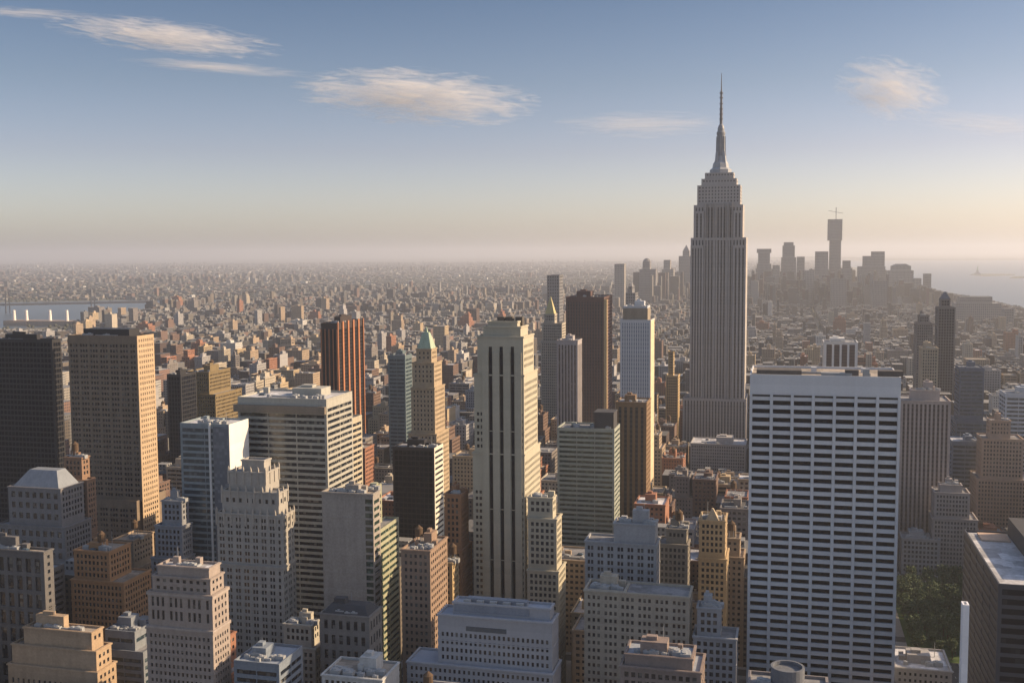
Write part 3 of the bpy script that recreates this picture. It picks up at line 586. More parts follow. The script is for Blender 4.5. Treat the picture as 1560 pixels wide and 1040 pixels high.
def black_roof(r, o, t):
    x0, x1, y0, y1, z = t[0][:5]; b = MB(); b.box(x0+18, x1-1, y0+16, y1-2, z-1.09, z+7); b.build('penthouse', wallmat((.06, .06, .065)), r, o)
    b = MB(); b.box(x0+5, x0+17, y1-16, y1-3, z-1.09, z-.3); b.build('roof_terrace', wallmat((.50, .36, .27)), r, o)
H('black_corner_tower', 'black banded glass tower with a broad pale-edged roof, bottom right corner', 440, wallmat((.045, .05, .065), .6, .08), (style(16, .97, 3.8, .6, rec=.2, top=2),)*4, [(1521, 1660, 893)], vb=1045, d=84, near=True, glass=G_BLACK, roof=R_PALE, pent=False, units=0, extra=black_roof)
H('white_fin_wall', 'thin bright white wall slab standing upright at the bottom right', 425, wallmat((.78, .78, .80), .5, .04), BLANK, [(1467, 1477, 921)], vb=1045, d=4.5, pent=False, units=0, cat='wall')
H('low_annex_block', 'low grey block between the park and the striped brown tower', 870, wallmat((.30, .30, .31)), PUNCH, [(1374, 1432, 820)], vb=850, d=20, near=True)
def tank_extra(r, o, t):
    x, z = xat(1200, 1018, 402), zat(1200, 1023, 402); b = MB(); b.lathe(x, 408, [(6.2, t[0][4]-1.09), (6.2, z), (5.4, z), (5.4, z-1.5)], 24); b.build('cooling_drum', SLATE, r, o)
H('drum_roof_building', 'low rooftop with a round metal cooling drum in front of the white slab', 400, wallmat((.22, .20, .20)), PUNCH, [(1140, 1262, 1050)], d=16, vb=1060, units=3, pent=False, extra=tank_extra)

# --- lower Manhattan, far away in the haze
FARW = [wallmat(c, .8, .05) for c in ((.22, .21, .21), (.30, .28, .26), (.16, .16, .17))]
def far(name, label, Y, tiers, m=0, d=45, **kw):
    return H(name, label, Y, FARW[m], style(6, .5, 7.6, .5, rec=.3), tiers, d=d, units=0, pent=False, cat=kw.pop('cat', 'skyscraper'), **kw)
def crane(r, o, t):
    x0, x1, y0, y1, z = t[0][:5]; b = MB(); cx = (x0+x1)/2; b.bar((cx+4, y0+10, z-1), (cx+4, y0+10, z+60), 2.6); b.bar((cx-34, y0+10, z+44), (cx+38, y0+10, z+30), 1.6); b.build('crane', FARW[2], r, o)
far('unfinished_tower', 'tallest distant tower, dark unfinished top with a crane above a lighter narrower shaft', 5800, [(1261.5, 1283.5, 334, 0, 60), (1264, 1281.5, 366, 5, 50), ], 2, 60, extra=crane)
def crown_of(kind):
    def f(r, o, t):
        x0, x1, y0, y1, z = t[0][:5]; w = x1-x0; cx, cy = (x0+x1)/2, (y0+y1)/2; b = MB()
        if kind == 'dome': b.lathe(cx, cy, [(w*.55*math.cos(a), z-1+w*.55*math.sin(a)) for a in np.linspace(0, 1.45, 7)], 12)
        elif kind == 'hip': b.frustum((x0+1, x1-1, y0+1, y1-1), z-1.05, (x0+w*.25, x1-w*.25, y0+9, y1-9), z+9)
        else: b.frustum((x0+.5, x1-.5, y0+.5, y1-.5), z-1.05, (cx-.7, cx+.7, cy-.7, cy+.7), z+w*.9)
        b.build('crown_roof', FARW[2], r, o)
    return f if kind else None
for lab, Y, tr, m, *kd in (
    ('distant square grey tower with a dark flat cap, nearest the antenna skyscraper', 5600, [(1153, 1175, 379), (1155, 1173, 385, 4), (1153, 1175, 402, -4)], 0),
    ('second distant tower from the antenna skyscraper, tall and slab-like', 5700, [(1194, 1209, 369, 4), (1192, 1211, 374), (1190, 1213, 392, -4)], 0),
    ('thin distant tower just right of the second slab', 5900, [(1214, 1226, 391)], 1),
    ('wide distant slab standing left of the unfinished tower', 5500, [(1242, 1262, 383)], 0),
    ('thin distant tower touching the right side of the unfinished tower', 5500, [(1284, 1296, 397), (1282, 1298, 410, -5)], 0),
    ('distant block with a flat right top and stepped left shoulder, right of the unfinished tower', 5450, [(1328, 1348, 383), (1315, 1348, 390, -2), (1307, 1349, 406, -6)], 0),
    ('broad hazy block with chamfered shoulders left of the harbour', 5300, [(1358, 1388, 405), (1352, 1392, 412, -5)], 1, 'hip'),
    ('small thin hazy tower beside the harbour', 5200, [(1408, 1419, 417)], 0),
    ('low hazy block at the foot of the harbour towers', 5100, [(1392, 1404, 424)], 1),
    ('hazy pointed tower immediately left of the antenna skyscraper', 5600, [(1040, 1050, 382), (1034, 1052, 390, -6)], 0, 'point'),
    ('blocky hazy tower between the domed and pointed distant towers', 5300, [(1011, 1021, 396), (1008, 1026, 410, -5)], 1),
    ('hazy tower with a rounded cap above the white ribbed tower', 4800, [(979, 990, 399), (974, 999, 410, -5)], 0, 'dome'),
    ('straight pale distant slab above the maroon tower', 4300, [(936, 951, 402)], 1),
    ('dark distant pointed block between the pale slab and the rounded cap', 2700, [(957, 963, 436), (953, 968, 446, -4)], 2, 'point'),
    ('dark distant slab left of the maroon tower', 2500, [(833, 852, 419)], 2),
    ('low hazy slab right of the square dark-capped tower', 5400, [(1177, 1188, 404)], 1),
    ('hazy block below the unfinished tower', 4600, [(1266, 1290, 424)], 0),
    ('hazy blue block left of the wide distant slab', 4900, [(1226, 1241, 412)], 1),
    ('hazy slab seen against the foot of the chamfered block', 4500, [(1330, 1352, 428)], 2),
    ('long low brown housing slab at the harbour edge', 3700, [(1462, 1512, 452, 0, 60), (1456, 1526, 462, -5, 90)], 0),
    ('squat dark block by the water near the right edge', 3500, [(1530, 1545, 470)], 2)):
    far('distant_tower', lab, Y, tr, m, extra=crown_of(kd[0] if kd else None))
# power station with four stacks by the river
def station():
    pts = [at(x, 473, 3300) for x in (12, 31, 67, 93)]; org = (float(pts[0][0]), 3300.0, 0.0)
    r = empty('power_station', org, 'riverside power station with four pale tall chimneys in a row, far left', 'power station')
    b = MB(); b.box(float(pts[0][0])-30, float(pts[3][0])+40, 3310, 3370, 0, 17); b.box(float(pts[0][0])-10, float(pts[1][0])+20, 3300, 3309.9, 0, 12); b.build('hall', wallmat((.30, .22, .17)), r, org)
    for p in pts:
        m = MB(); m.lathe(float(p[0]), 3330, [(7.5, 0), (5.2, float(p[2])), (4.3, float(p[2])), (4.3, float(p[2])-3)], 16, cap=False); m.build('chimney', wallmat((.80, .74, .68)), r, org)
    HERO.append((org[0]-40, float(pts[3][0])+45, 3295, 3375, 40)); PROTECT.append((-10, 110, 3300, 500))
station()

# ------------------------------------------------------------------ ground, water, streets
def sheet(name, pts, z, mat, kind='structure', thick=0):
    me = bpy.data.meshes.new(name); me.from_pydata([(float(x), float(y), z) for x, y in pts], [], [tuple(range(len(pts)))]); me.materials.append(mat)
    o = bpy.data.objects.new(name, me); C.objects.link(o); o['kind'] = kind
    if me.polygons[0].normal.z < 0: me.flip_normals()
    return o
gm, nt, b = newmat('ground_soil')
g = node(nt, 'ShaderNodeNewGeometry'); n1 = node(nt, 'ShaderNodeTexNoise'); n1.inputs['Scale'].default_value = .004; n1.inputs['Detail'].default_value = 9; n1.inputs['Roughness'].default_value = .75
nt.links.new(g.outputs['Position'], n1.inputs['Vector']); cr = node(nt, 'ShaderNodeValToRGB'); nt.links.new(n1.outputs[0], cr.inputs[0])
cr.color_ramp.elements[0].position = .35; cr.color_ramp.elements[0].color = (.045, .06, .035, 1); cr.color_ramp.elements[1].position = .65; cr.color_ramp.elements[1].color = (.16, .14, .12, 1)
nt.links.new(cr.outputs[0], b.inputs['Base Color']); b.inputs['Roughness'].default_value = .95
sheet('ground', [(-90000, -3000), (90000, -3000), (90000, 90000), (-90000, 90000)], 0.0, gm)
wm, nt, b = newmat('water_surface'); b.inputs['Base Color'].default_value = (.035, .06, .085, 1); b.inputs['Roughness'].default_value = .28; b.inputs['Specular IOR Level'].default_value = .3
g = node(nt, 'ShaderNodeNewGeometry'); n1 = node(nt, 'ShaderNodeTexNoise'); n1.inputs['Scale'].default_value = .03; n1.inputs['Detail'].default_value = 6; nt.links.new(g.outputs['Position'], n1.inputs['Vector'])
bp = node(nt, 'ShaderNodeBump'); bp.inputs['Strength'].default_value = .12; bp.inputs['Distance'].default_value = 4; nt.links.new(n1.outputs[0], bp.inputs['Height']); nt.links.new(bp.outputs[0], b.inputs['Normal'])
RIVER = [tuple(ground(x, y)[:2]) for x, y in ((-700, 520), (-300, 510), (-60, 503), (60, 499), (130, 494), (200, 482), (250, 471), (330, 462), (420, 459), (420, 456.5), (300, 457), (180, 458), (60, 460), (-60, 462), (-300, 464), (-700, 468))]
HARB = [tuple(ground(x, y)[:2]) for x, y in ((2600, 560), (1900, 503), (1640, 484), (1560, 473), (1480, 456), (1430, 446), (1395, 434), (1360, 420), (1320, 410), (1270, 402), (1270, 397.5), (1400, 396), (1560, 394.5), (1900, 392), (2600, 389))]
sheet('river', RIVER, .3, wm); sheet('harbour', HARB, .3, wm)
ISL = [[tuple(ground(x, y)[:2]) for x, y in ps] for ps in (((1476, 419), (1500, 421), (1545, 419.5), (1548, 417.5), (1505, 417), (1482, 417)), ((1536, 424), (1640, 425), (1640, 420), (1545, 421)))]
for p in ISL: sheet('island', p, .6, gm)
am, nt, b = newmat('asphalt'); g = node(nt, 'ShaderNodeNewGeometry'); n1 = node(nt, 'ShaderNodeTexNoise'); n1.inputs['Scale'].default_value = .5; n1.inputs['Detail'].default_value = 5; nt.links.new(g.outputs['Position'], n1.inputs['Vector'])
mr = node(nt, 'ShaderNodeMapRange'); mr.inputs[3].default_value = .03; mr.inputs[4].default_value = .075; nt.links.new(n1.outputs[0], mr.inputs[0]); nt.links.new(mr.outputs[0], b.inputs['Base Color']); b.inputs['Roughness'].default_value = .9
AVE = [-2700, -2450, -2200, -1950, -1700, -1450, -1215, -1000, -790, -610, -480, -350, -215, 95, 380, 660, 930, 1200, 1470, 1740, 2010]; SW = 24.0
sheet('road', [(-1460, 200), (1480, 200), (1480, 1800), (-1460, 1800)], .01, am)
pm = wallmat((.28, .27, .26), .9, .1); mk = wallmat((.7, .7, .66), .7, .05); b = MB(); lm = MB()
for i in range(len(AVE)-1):
    for j in range(2, 22):
        x0, x1, y0, y1 = AVE[i]+SW/2-4, AVE[i+1]-SW/2+4, j*80+5, j*80+75
        if -1460 < AVE[i] < 1450: b.box(x0, x1, y0, y1, .012, .16)
for a in AVE:
    if -1450 < a < 1450:
        for off in (-3.5, 0, 3.5):
            for y in range(210, 1780, 9): lm.quads([[(a+off-.08, y, .02), (a+off+.08, y, .02), (a+off+.08, y+3, .02), (a+off-.08, y+3, .02)]])
tag(b.build('pavement', pm), kind='structure'); tag(lm.build('road_markings', mk), kind='structure')

# park between the white slab and the corner tower
PK = (60, 160, 640, 790)
px0, px1 = xat(1375, 940, 660), xat(1500, 940, 660)
PK = (xat(1371, 900, 760), xat(1505, 900, 760), 685, 850)
lawn = wallmat((.06, .10, .03), .95, .2); sheet('lawn', [(PK[0], PK[2]), (PK[1], PK[2]), (PK[1], PK[3]), (PK[0], PK[3])], .17, lawn)
HERO.append((PK[0]-6, PK[1]+6, PK[2]-70, PK[3]+4, 0))
def leafmat(c):
    m, nt, b = newmat('leaves'); oi = node(nt, 'ShaderNodeNewGeometry'); n = node(nt, 'ShaderNodeTexNoise'); n.inputs['Scale'].default_value = .8; nt.links.new(oi.outputs['Position'], n.inputs['Vector'])
    mr = node(nt, 'ShaderNodeMapRange'); mr.inputs[3].default_value = .2; mr.inputs[4].default_value = 1.9; nt.links.new(n.outputs[0], mr.inputs[0])
    v = node(nt, 'ShaderNodeVectorMath', operation='SCALE'); v.inputs[0].default_value = c; nt.links.new(mr.outputs[0], v.inputs['Scale']); nt.links.new(v.outputs[0], b.inputs['Base Color']); b.inputs['Roughness'].default_value = .8
    return m
LEAF = leafmat((.055, .085, .03)); rnd = random.Random(7); npr = np.random.default_rng(3)
def crown_mesh(seed, r=5.0, n=900):
    g = np.random.default_rng(seed); cl = g.normal(size=(16, 3)); cl /= np.linalg.norm(cl, axis=1)[:, None]; cl *= g.uniform(.35, .8, (16, 1))*r; cl[:, 2] *= .75
    c = cl[g.integers(0, 16, n)]+g.normal(size=(n, 3))*r*.2; u = g.normal(size=(n, 3)); u /= np.linalg.norm(u, axis=1)[:, None]; v = np.cross(u, g.normal(size=(n, 3))); v /= np.linalg.norm(v, axis=1)[:, None]
    s = g.uniform(.25, .6, (n, 1)); return np.stack([c-u*s-v*s*.6, c+u*s-v*s*.6, c+u*s+v*s*.6, c-u*s+v*s*.6], 1)
crowns = []; ti = 0
for yy in np.arange(PK[2]+6, PK[3]-4, 10.5):
    for xx in np.arange(PK[0]+5, PK[1]-2, 10.5):
        edge = min(xx-PK[0], PK[1]-xx, yy-PK[2], PK[3]-yy)
        if edge > 40 and yy > 720: continue
        x, y, s = xx+rnd.uniform(-2, 2), yy+rnd.uniform(-2, 2), rnd.uniform(.85, 1.25)
        pp = proj((x, y, 12))
        if not (1370 < pp[0] < 1485 and 850 < pp[1] < 1000): continue
        t = empty('plane_tree', (x, y, .17), 'leafy green tree in the small park right of the broad white slab', 'tree', 'plane trees in the park'); t.scale = (s, s, s); t.rotation_euler.z = rnd.uniform(0, 6)
        if ti < 3:
            m = MB(); m.quads(crown_mesh(ti)); o = m.build('crown', LEAF, t, (0, 0, 0), weld=False); o.location = (0, 0, 10.5); 
            m = MB(); m.lathe(0, 0, [(.45, 0), (.3, 4.5), (.2, 8)], 8)
            for k in range(5): a = k*1.26; m.bar((0, 0, 4+k*.6), (2.6*math.cos(a), 2.6*math.sin(a), 8.5+k*.5), .18)
            w = m.build('trunk', M_WOOD, t, (0, 0, 0)); crowns.append((o, w))
        else:
            for src in crowns[ti % 3]:
                o = src.copy(); C.objects.link(o); o.parent = t; o.location = src.location
        ti += 1

# ------------------------------------------------------------------ the rest of the city on its blocks
rs = np.random.default_rng(11)
def inpoly(x, y, poly):
    c = False; n = len(poly)
    for i in range(n):
        (x1, y1), (x2, y2) = poly[i], poly[(i+1) % n]
        if (y1 > y) != (y2 > y) and x < (x2-x1)*(y-y1)/(y2-y1)+x1: c = not c
    return c
PAL = [((.34, .26, .185), 'tan'), ((.29, .14, .09), 'red-brown'), ((.40, .35, .28), 'cream'), ((.20, .18, .17), 'dark grey'), ((.31, .30, .30), 'grey'), ((.41, .32, .21), 'ochre'), ((.15, .10, .08), 'dark brown'), ((.50, .48, .45), 'white')]
PW = [.20, .19, .15, .10, .13, .08, .09, .06]
L = []
hb = np.array(HERO)
def frustum_ok(x, y, m=60):
    p = proj((x, y, 30)); return -m-2000/max(y, 1)*60 < p[0] < 1560+m+2000/max(y, 1)*60
for j in range(3, 82):                                   # Manhattan, street by street
    Y0 = j*80.0
    for i in range(len(AVE)-1):
        bx0, bx1 = AVE[i]+SW/2, AVE[i+1]-SW/2
        for row in (0, 1):
            x = bx0
            while x < bx1-9:
                big = Y0 < 1500
                w = float(rs.uniform(14, 34) if big else rs.uniform(7, 18) if rs.random() < .8 else rs.uniform(22, 45)); w = min(w, bx1-x)
                if bx1-x-w < 8: w = bx1-x
                cx = x+w/2; y0 = Y0+9+row*32; d = 31 if rs.random() < .6 else rs.uniform(20, 30)
                if row == 1: y1 = Y0+71; y0 = y1-d
                else: y1 = y0+d
                x0 = x; x += w
                if not frustum_ok(cx, y0): continue
                if Y0 > 2200 and (inpoly(cx, y0, RIVER) or inpoly(cx, y1+20, RIVER) or inpoly(cx, y1+30, HARB)): continue
                # the far bank belongs to Brooklyn
                q = ground(*proj((cx, y0, 0)));
                pr = proj((cx, y0, 0))
                if pr[0] < 430 and pr[1] < 462: continue
                u = rs.random()
                if Y0 < 1400: h = rs.gamma(5, 9)+12; h = min(h, 78)
                elif Y0 < 2000: h = rs.gamma(4, 8)+12; h = min(h, 75)
                else: h = rs.gamma(3.5, 3.2)+9; h = min(h, 38)
                if Y0 >= 1400 and u < .025: h = rs.uniform(40, 75)
                if cx < -1000 and math.sin(cx*.0041+1)+math.sin(Y0*.0033) > 1.1 and u < .35: h = rs.uniform(38, 55)
                if Y0 > 4600:
                    dd = abs(cx-150+(Y0-5400)*.1)
                    if dd < 900: h = rs.gamma(4, 16)+20 if u < .5*(1-dd/1100) else h+8
                    h = min(h, 150)
                if Y0 < 330: h = min(h, 40)
                L.append([x0, x0+w-.05, y0, y1, h, 0])
# Brooklyn and Queens, coarser with distance
yy = 2500.0
while yy < 26000:
    st = 20+yy*.0048
    xx = -yy*.86-300
    while xx < yy*.20+300:
        pr = proj((xx, yy, 0)); 
        if (pr[0] < 440 and pr[1] < 457.5 or pr[0] >= 440 and yy > 6500) and rs.random() < .8 and not inpoly(xx, yy, HARB) and not inpoly(xx, yy, RIVER) and -30 < pr[0] < 1600 and not (pr[0] > 1265 and pr[1] > 396):
            w = st*rs.uniform(.35, 1.0); d = st*rs.uniform(.3, .8); u = rs.random(); cl_ = math.sin(xx*.0013+2)+math.sin(yy*.0011+xx*.0004); h = rs.gamma(3, 2.6)+5 if u > (.16 if cl_ > 1.1 else .008) else rs.uniform(28, 58)
            if h > 27: w = min(w, 32); d = min(d, 32)
            x0 = xx+rs.uniform(0, st*.4); y0 = yy+rs.uniform(0, st*.4); L.append([x0, x0+w, y0, y0+d, h, 1])
        xx += st*rs.uniform(.8, 1.4)
    yy += st*1.05
L = np.array(L)
# clear of the individually built towers
keep = np.ones(len(L), bool)
for h in hb if len(HERO) == len(hb) else np.array(HERO):
    keep &= ~((L[:, 0] < h[1]+2) & (L[:, 1] > h[0]-2) & (L[:, 2] < h[3]+2) & (L[:, 3] > h[2]-2))
L = L[keep]
# roofs stay below what the photo shows of the towers behind them
for l, r, Y, vb in PROTECT:
    c = (L[:, 2] < Y) & (L[:, 5] == 0); idx = np.where(c)[0]
    P0 = proj(np.stack([L[idx, 0], L[idx, 2], L[idx, 4]], 1)); P1 = proj(np.stack([L[idx, 1], L[idx, 2], L[idx, 4]], 1)); P2 = proj(np.stack([L[idx, 1], L[idx, 3], L[idx, 4]], 1))
    lo = np.minimum(np.minimum(P0[:, 0], P1[:, 0]), P2[:, 0]); hi = np.maximum(np.maximum(P0[:, 0], P1[:, 0]), P2[:, 0])
    for k in idx[(lo < r) & (hi > l)]:
        zc = min(zat((l+r)/2, vb+3, L[k, 2]), zat((l+r)/2, vb+3, L[k, 3])); L[k, 4] = min(L[k, 4], max(zc, 0))
for k in range(len(L)):
    if L[k, 2] > 2800:
        p_ = proj((L[k, 0], L[k, 2], L[k, 4]))
        if p_[0] > 1388:
            sh = np.interp(p_[0], [1388, 1395, 1430, 1480, 1560, 1640], [428, 434, 446, 455, 472, 484]); L[k, 4] = min(L[k, 4], max(zat(p_[0], sh-1, L[k, 2]), 8.0))
L = L[L[:, 4] > 7]
colr = rs.choice(len(PAL), len(L), p=PW)
# which of them show most: paint far to near into a small id buffer
S = .5; buf = np.full((int(1040*S), int(1560*S)), -1, np.int32)
items = [(l[3], 'c', k) for k, l in enumerate(L) if l[5] == 0 and l[2] < 4500] + [(h[3], 'h', k) for k, h in enumerate(HERO)]
items.sort(key=lambda t: -t[0])
def cor(b): return proj(np.array([[b[i], b[2+j], b[4] if k else 0.] for i in (0, 1) for j in (0, 1) for k in (0, 1)]))*S
for _, t, k in items:
    b = L[k] if t == 'c' else HERO[k]
    p = cor(b); f = p[[0, 1, 4, 5]] if False else p[[0, 1, 4, 5]]
    for sub in ([0, 1, 4, 5], [4, 5, 6, 7] if p[5, 0] < 600 else [0, 1, 2, 3], [1, 3, 5, 7]):
        q = p[sub]; a0, a1 = int(max(q[:, 0].min(), 0)), int(min(q[:, 0].max(), buf.shape[1])); b0, b1 = int(max(q[:, 1].min(), 0)), int(min(q[:, 1].max(), buf.shape[0]))
        if a1 > a0 and b1 > b0: buf[b0:b1, a0:a1] = k if t == 'c' else -2
cnt = np.bincount(buf[buf >= 0], minlength=len(L))
pick = [int(k) for k in np.argsort(-cnt)[:215] if cnt[k] > 6]
print('infill', len(L), 'picked', len(pick), 'min px', cnt[pick[-1]])
# names from what one sees: colour, height, and the landmark they stand by
ANCH = [(0, 'the black glass tower'), (150, 'the tan sunlit tower'), (265, 'the teal glass slab'), (390, 'the pinnacled stone tower'), (500, 'the orange-pier tower'), (590, 'the black office block'), (650, 'the copper-roofed tower'), (770, 'the art deco tower'),
        (880, 'the banded green slab'), (965, 'the white ribbed tower'), (1095, 'the antenna skyscraper'), (1250, 'the broad white slab'), (1410, 'the striped brown tower'), (1530, 'the rose setback block')]
ORD = ['first', 'second', 'third', 'fourth', 'fifth', 'sixth', 'seventh', 'eighth', 'ninth', 'tenth', 'eleventh', 'twelfth', 'thirteenth', 'fourteenth', 'fifteenth', 'sixteenth', 'seventeenth', 'eighteenth', 'nineteenth', 'twentieth']
CEN = {}
ys, xs = np.nonzero(buf >= 0); ids = buf[ys, xs]
sx = np.bincount(ids, xs, len(L)); sy = np.bincount(ids, ys, len(L))
cls = {}
for k in pick:
    cx, cyy = sx[k]/cnt[k]/S, sy[k]/cnt[k]/S; Y = L[k, 2]
    a = min(ANCH, key=lambda t: abs(t[0]-cx))[1]; hh = 'low' if L[k, 4] < 30 else 'mid-height' if L[k, 4] < 60 else 'tall'
    band = 'near' if Y < 800 else 'just past' if Y < 1600 else 'far beyond'
    cls.setdefault((PAL[colr[k]][1], hh, band, a), []).append((cx, k))
LAB = {}
for (c, hh, band, a), v in cls.items():
    v.sort()
    for i, (_, k) in enumerate(v):
        LAB[k] = f'{c} {hh} block {band} {a}' if len(v) == 1 else f'{ORD[min(i, 19)]} from left of {c} {hh} blocks {band} {a}'
PMAT = [wallmat(c, .85, .14) for c, _ in PAL]; rf = [R_GREY, R_TAN, R_DARK, R_PALE]
STY = [style(3, .5, 3.5, .5), style(2.6, .45, 3.3, .48), style(3.4, .6, 3.6, .5), style(9, .95, 3.6, .5)]
for k in pick:
    x0, x1, y0, y1, h, _ = L[k]; r = random.Random(k); st = STY[r.choices(range(4), [4, 4, 3, 1])[0]]
    blank = r.random() < .5 and x1-x0 < 26
    sts = (st, BLANK if blank and r.random() < .5 else st, st, BLANK if blank else st)
    T = [(x0, x1, y0, y1, h)]
    if h > 45 and r.random() < .6:
        s = r.uniform(2, 5); e = r.uniform(2, 5)
        if x1-x0 > 16: T = [(x0+s, x1-e, y0+s, y1-e, h), (x0, x1, y0, y1, h*r.uniform(.7, .9))]
    far_ = y0 > 1500
    tower('apartment_block' if PAL[colr[k]][1] in ('red-brown', 'tan', 'dark brown') else 'office_building', LAB[k], 'building', T, PMAT[colr[k]], sts, roof=r.choices(rf, [4, 3, 2, 2])[0], group='ordinary city blocks between the towers', seed=k,
          tank=r.random() < .45 and not far_, units=0 if far_ else r.randint(1, 4), pent=r.random() < .8)
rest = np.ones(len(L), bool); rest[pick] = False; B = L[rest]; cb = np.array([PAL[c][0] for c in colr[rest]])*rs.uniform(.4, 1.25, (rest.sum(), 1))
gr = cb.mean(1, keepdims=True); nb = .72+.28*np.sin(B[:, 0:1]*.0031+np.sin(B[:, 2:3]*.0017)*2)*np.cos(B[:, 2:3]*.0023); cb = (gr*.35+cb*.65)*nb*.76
wht = (B[:, 5] == 1) & (rs.random(len(B)) < .05); cb[wht] = (.55, .54, .51)
def boxes(x0, x1, y0, y1, z0, z1, wc, rc, mb):
    a, b_, c, d = (x0, y0), (x1, y0), (x1, y1), (x0, y1)
    for p, q in ((a, b_), (b_, c), (c, d), (d, a)):
        mb.quads(np.stack([np.stack([p[0], p[1], z0], 1), np.stack([q[0], q[1], z0], 1), np.stack([q[0], q[1], z1], 1), np.stack([p[0], p[1], z1], 1)], 1), 0, wc)
    mb.quads(np.stack([np.stack([p[0], p[1], z1], 1) for p in (a, b_, c, d)], 1), 1, rc)
mb = MB(); z = np.zeros(len(B)); rc = rs.uniform(.05, .20, (len(B), 1))*np.array([[1, 1, 1.02]]); rc[rs.random(len(B)) < .05] = .34
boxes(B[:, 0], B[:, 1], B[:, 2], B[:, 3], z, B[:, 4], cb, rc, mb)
p = B[(rs.random(len(B)) < .6) & (B[:, 5] == 0)]; w = p[:, 1]-p[:, 0]; d = p[:, 3]-p[:, 2]; fx = rs.uniform(.15, .5, len(p)); fy = rs.uniform(.2, .5, len(p))
boxes(p[:, 0]+fx*w, p[:, 0]+(fx+.3)*w, p[:, 2]+fy*d, p[:, 2]+(fy+.3)*d, p[:, 4]+.02, p[:, 4]+rs.uniform(2.5, 6, len(p)), np.full((len(p), 3), .22), np.full((len(p), 3), .2), mb)
sm, nt, bs = newmat('city_masonry'); at1 = node(nt, 'ShaderNodeAttribute'); at1.attribute_name = 'tint'
g = node(nt, 'ShaderNodeNewGeometry'); sp = node(nt, 'ShaderNodeSeparateXYZ'); nt.links.new(g.outputs['Position'], sp.inputs[0])
u = math_(nt, 'FRACT', math_(nt, 'DIVIDE', math_(nt, 'ADD', sp.outputs[0], sp.outputs[1]), 3.1)); v = math_(nt, 'FRACT', math_(nt, 'DIVIDE', sp.outputs[2], 3.5))
wn_ = math_(nt, 'MULTIPLY', math_(nt, 'LESS_THAN', u, .5), math_(nt, 'LESS_THAN', v, .5))
mx = node(nt, 'ShaderNodeMix', data_type='RGBA'); nt.links.new(wn_, mx.inputs[0]); nt.links.new(at1.outputs['Color'], mx.inputs[6]); mx.inputs[7].default_value = (.02, .022, .03, 1)
nt.links.new(mx.outputs[2], bs.inputs['Base Color']); bs.inputs['Roughness'].default_value = .85
rm, nt, bs = newmat('city_roofing'); at1 = node(nt, 'ShaderNodeAttribute'); at1.attribute_name = 'tint'; nt.links.new(at1.outputs['Color'], bs.inputs['Base Color']); bs.inputs['Roughness'].default_value = .9
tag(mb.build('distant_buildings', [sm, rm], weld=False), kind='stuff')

# street and yard trees between the far houses, a mass nobody could count
tx = rs.uniform(-6500, 1500, 26000); ty = 2600+rs.random(26000)**.8*7500; pr = proj(np.stack([tx, ty, np.zeros(26000)], 1))
ok = (pr[:, 0] > -20) & (pr[:, 0] < 1580) & (tx < 1.0*ty); tx, ty = tx[ok], ty[ok]
ok = np.array([not inpoly(a, b_, RIVER) and not inpoly(a, b_, HARB) for a, b_ in zip(tx, ty)]); tx, ty = tx[ok], ty[ok]
n_ = len(tx); r_ = rs.uniform(4, 8, n_); h_ = rs.uniform(9, 17, n_); an = np.arange(6)*math.pi/3; m = MB()
for z0, q0, z1, q1 in ((.15, .55, .5, 1.0), (.5, 1.0, .85, .7), (.85, .7, 1.0, .15)):
    for k in range(6):
        P = [np.stack([tx+np.cos(a)*r_*q, ty+np.sin(a)*r_*q, h_*z], 1) for a, q, z in ((an[k], q0, z0), (an[(k+1) % 6], q0, z0), (an[(k+1) % 6], q1, z1), (an[k], q1, z1))]; m.quads(np.stack(P, 1))
tag(m.build('woods', leafmat((.05, .055, .035)), weld=False), 'dark tree cover scattered through the far low neighbourhoods', kind='stuff')

# bridge over the river
A = ground(-90, 466, 38); Bp = ground(235, 459.5, 38)
def bridge():
    a, b_ = Vector(A.tolist()), Vector(Bp.tolist()); r = empty('suspension_bridge', (a.x, a.y, 0), 'long low dark suspension bridge crossing the blue river, far left', 'bridge'); o = (a.x, a.y, 0); st = wallmat((.10, .10, .11), .6, .1)
    m = MB(); m.bar(a, b_, 9); m.build('deck', st, r, o)
    for f in (.3, .7):
        c = a.lerp(b_, f); m = MB()
        for s in (-9, 9): m.bar((c.x+s*.3, c.y+s, 0), (c.x+s*.3, c.y+s*.8, 98), 4.5)
        m.bar((c.x-2.7, c.y-9, 96), (c.x+2.7, c.y+9, 96), 4); m.build('tower', st, r, o)
    m = MB(); K = 40
    for i in range(K):
        def cz(f):
            g = min(abs(f-.3), abs(f-.7)) if f < .3 or f > .7 else abs(f-.5); return 98-56*(min(abs(f-.3), abs(f-.7))/.3) if f < .3 or f > .7 else 44+54*(g/.2)**2
        f0, f1 = i/K, (i+1)/K; p, q = a.lerp(b_, f0), a.lerp(b_, f1); m.bar((p.x, p.y, cz(f0)), (q.x, q.y, cz(f1)), 1.5)
    m.build('cable', st, r, o)
bridge()
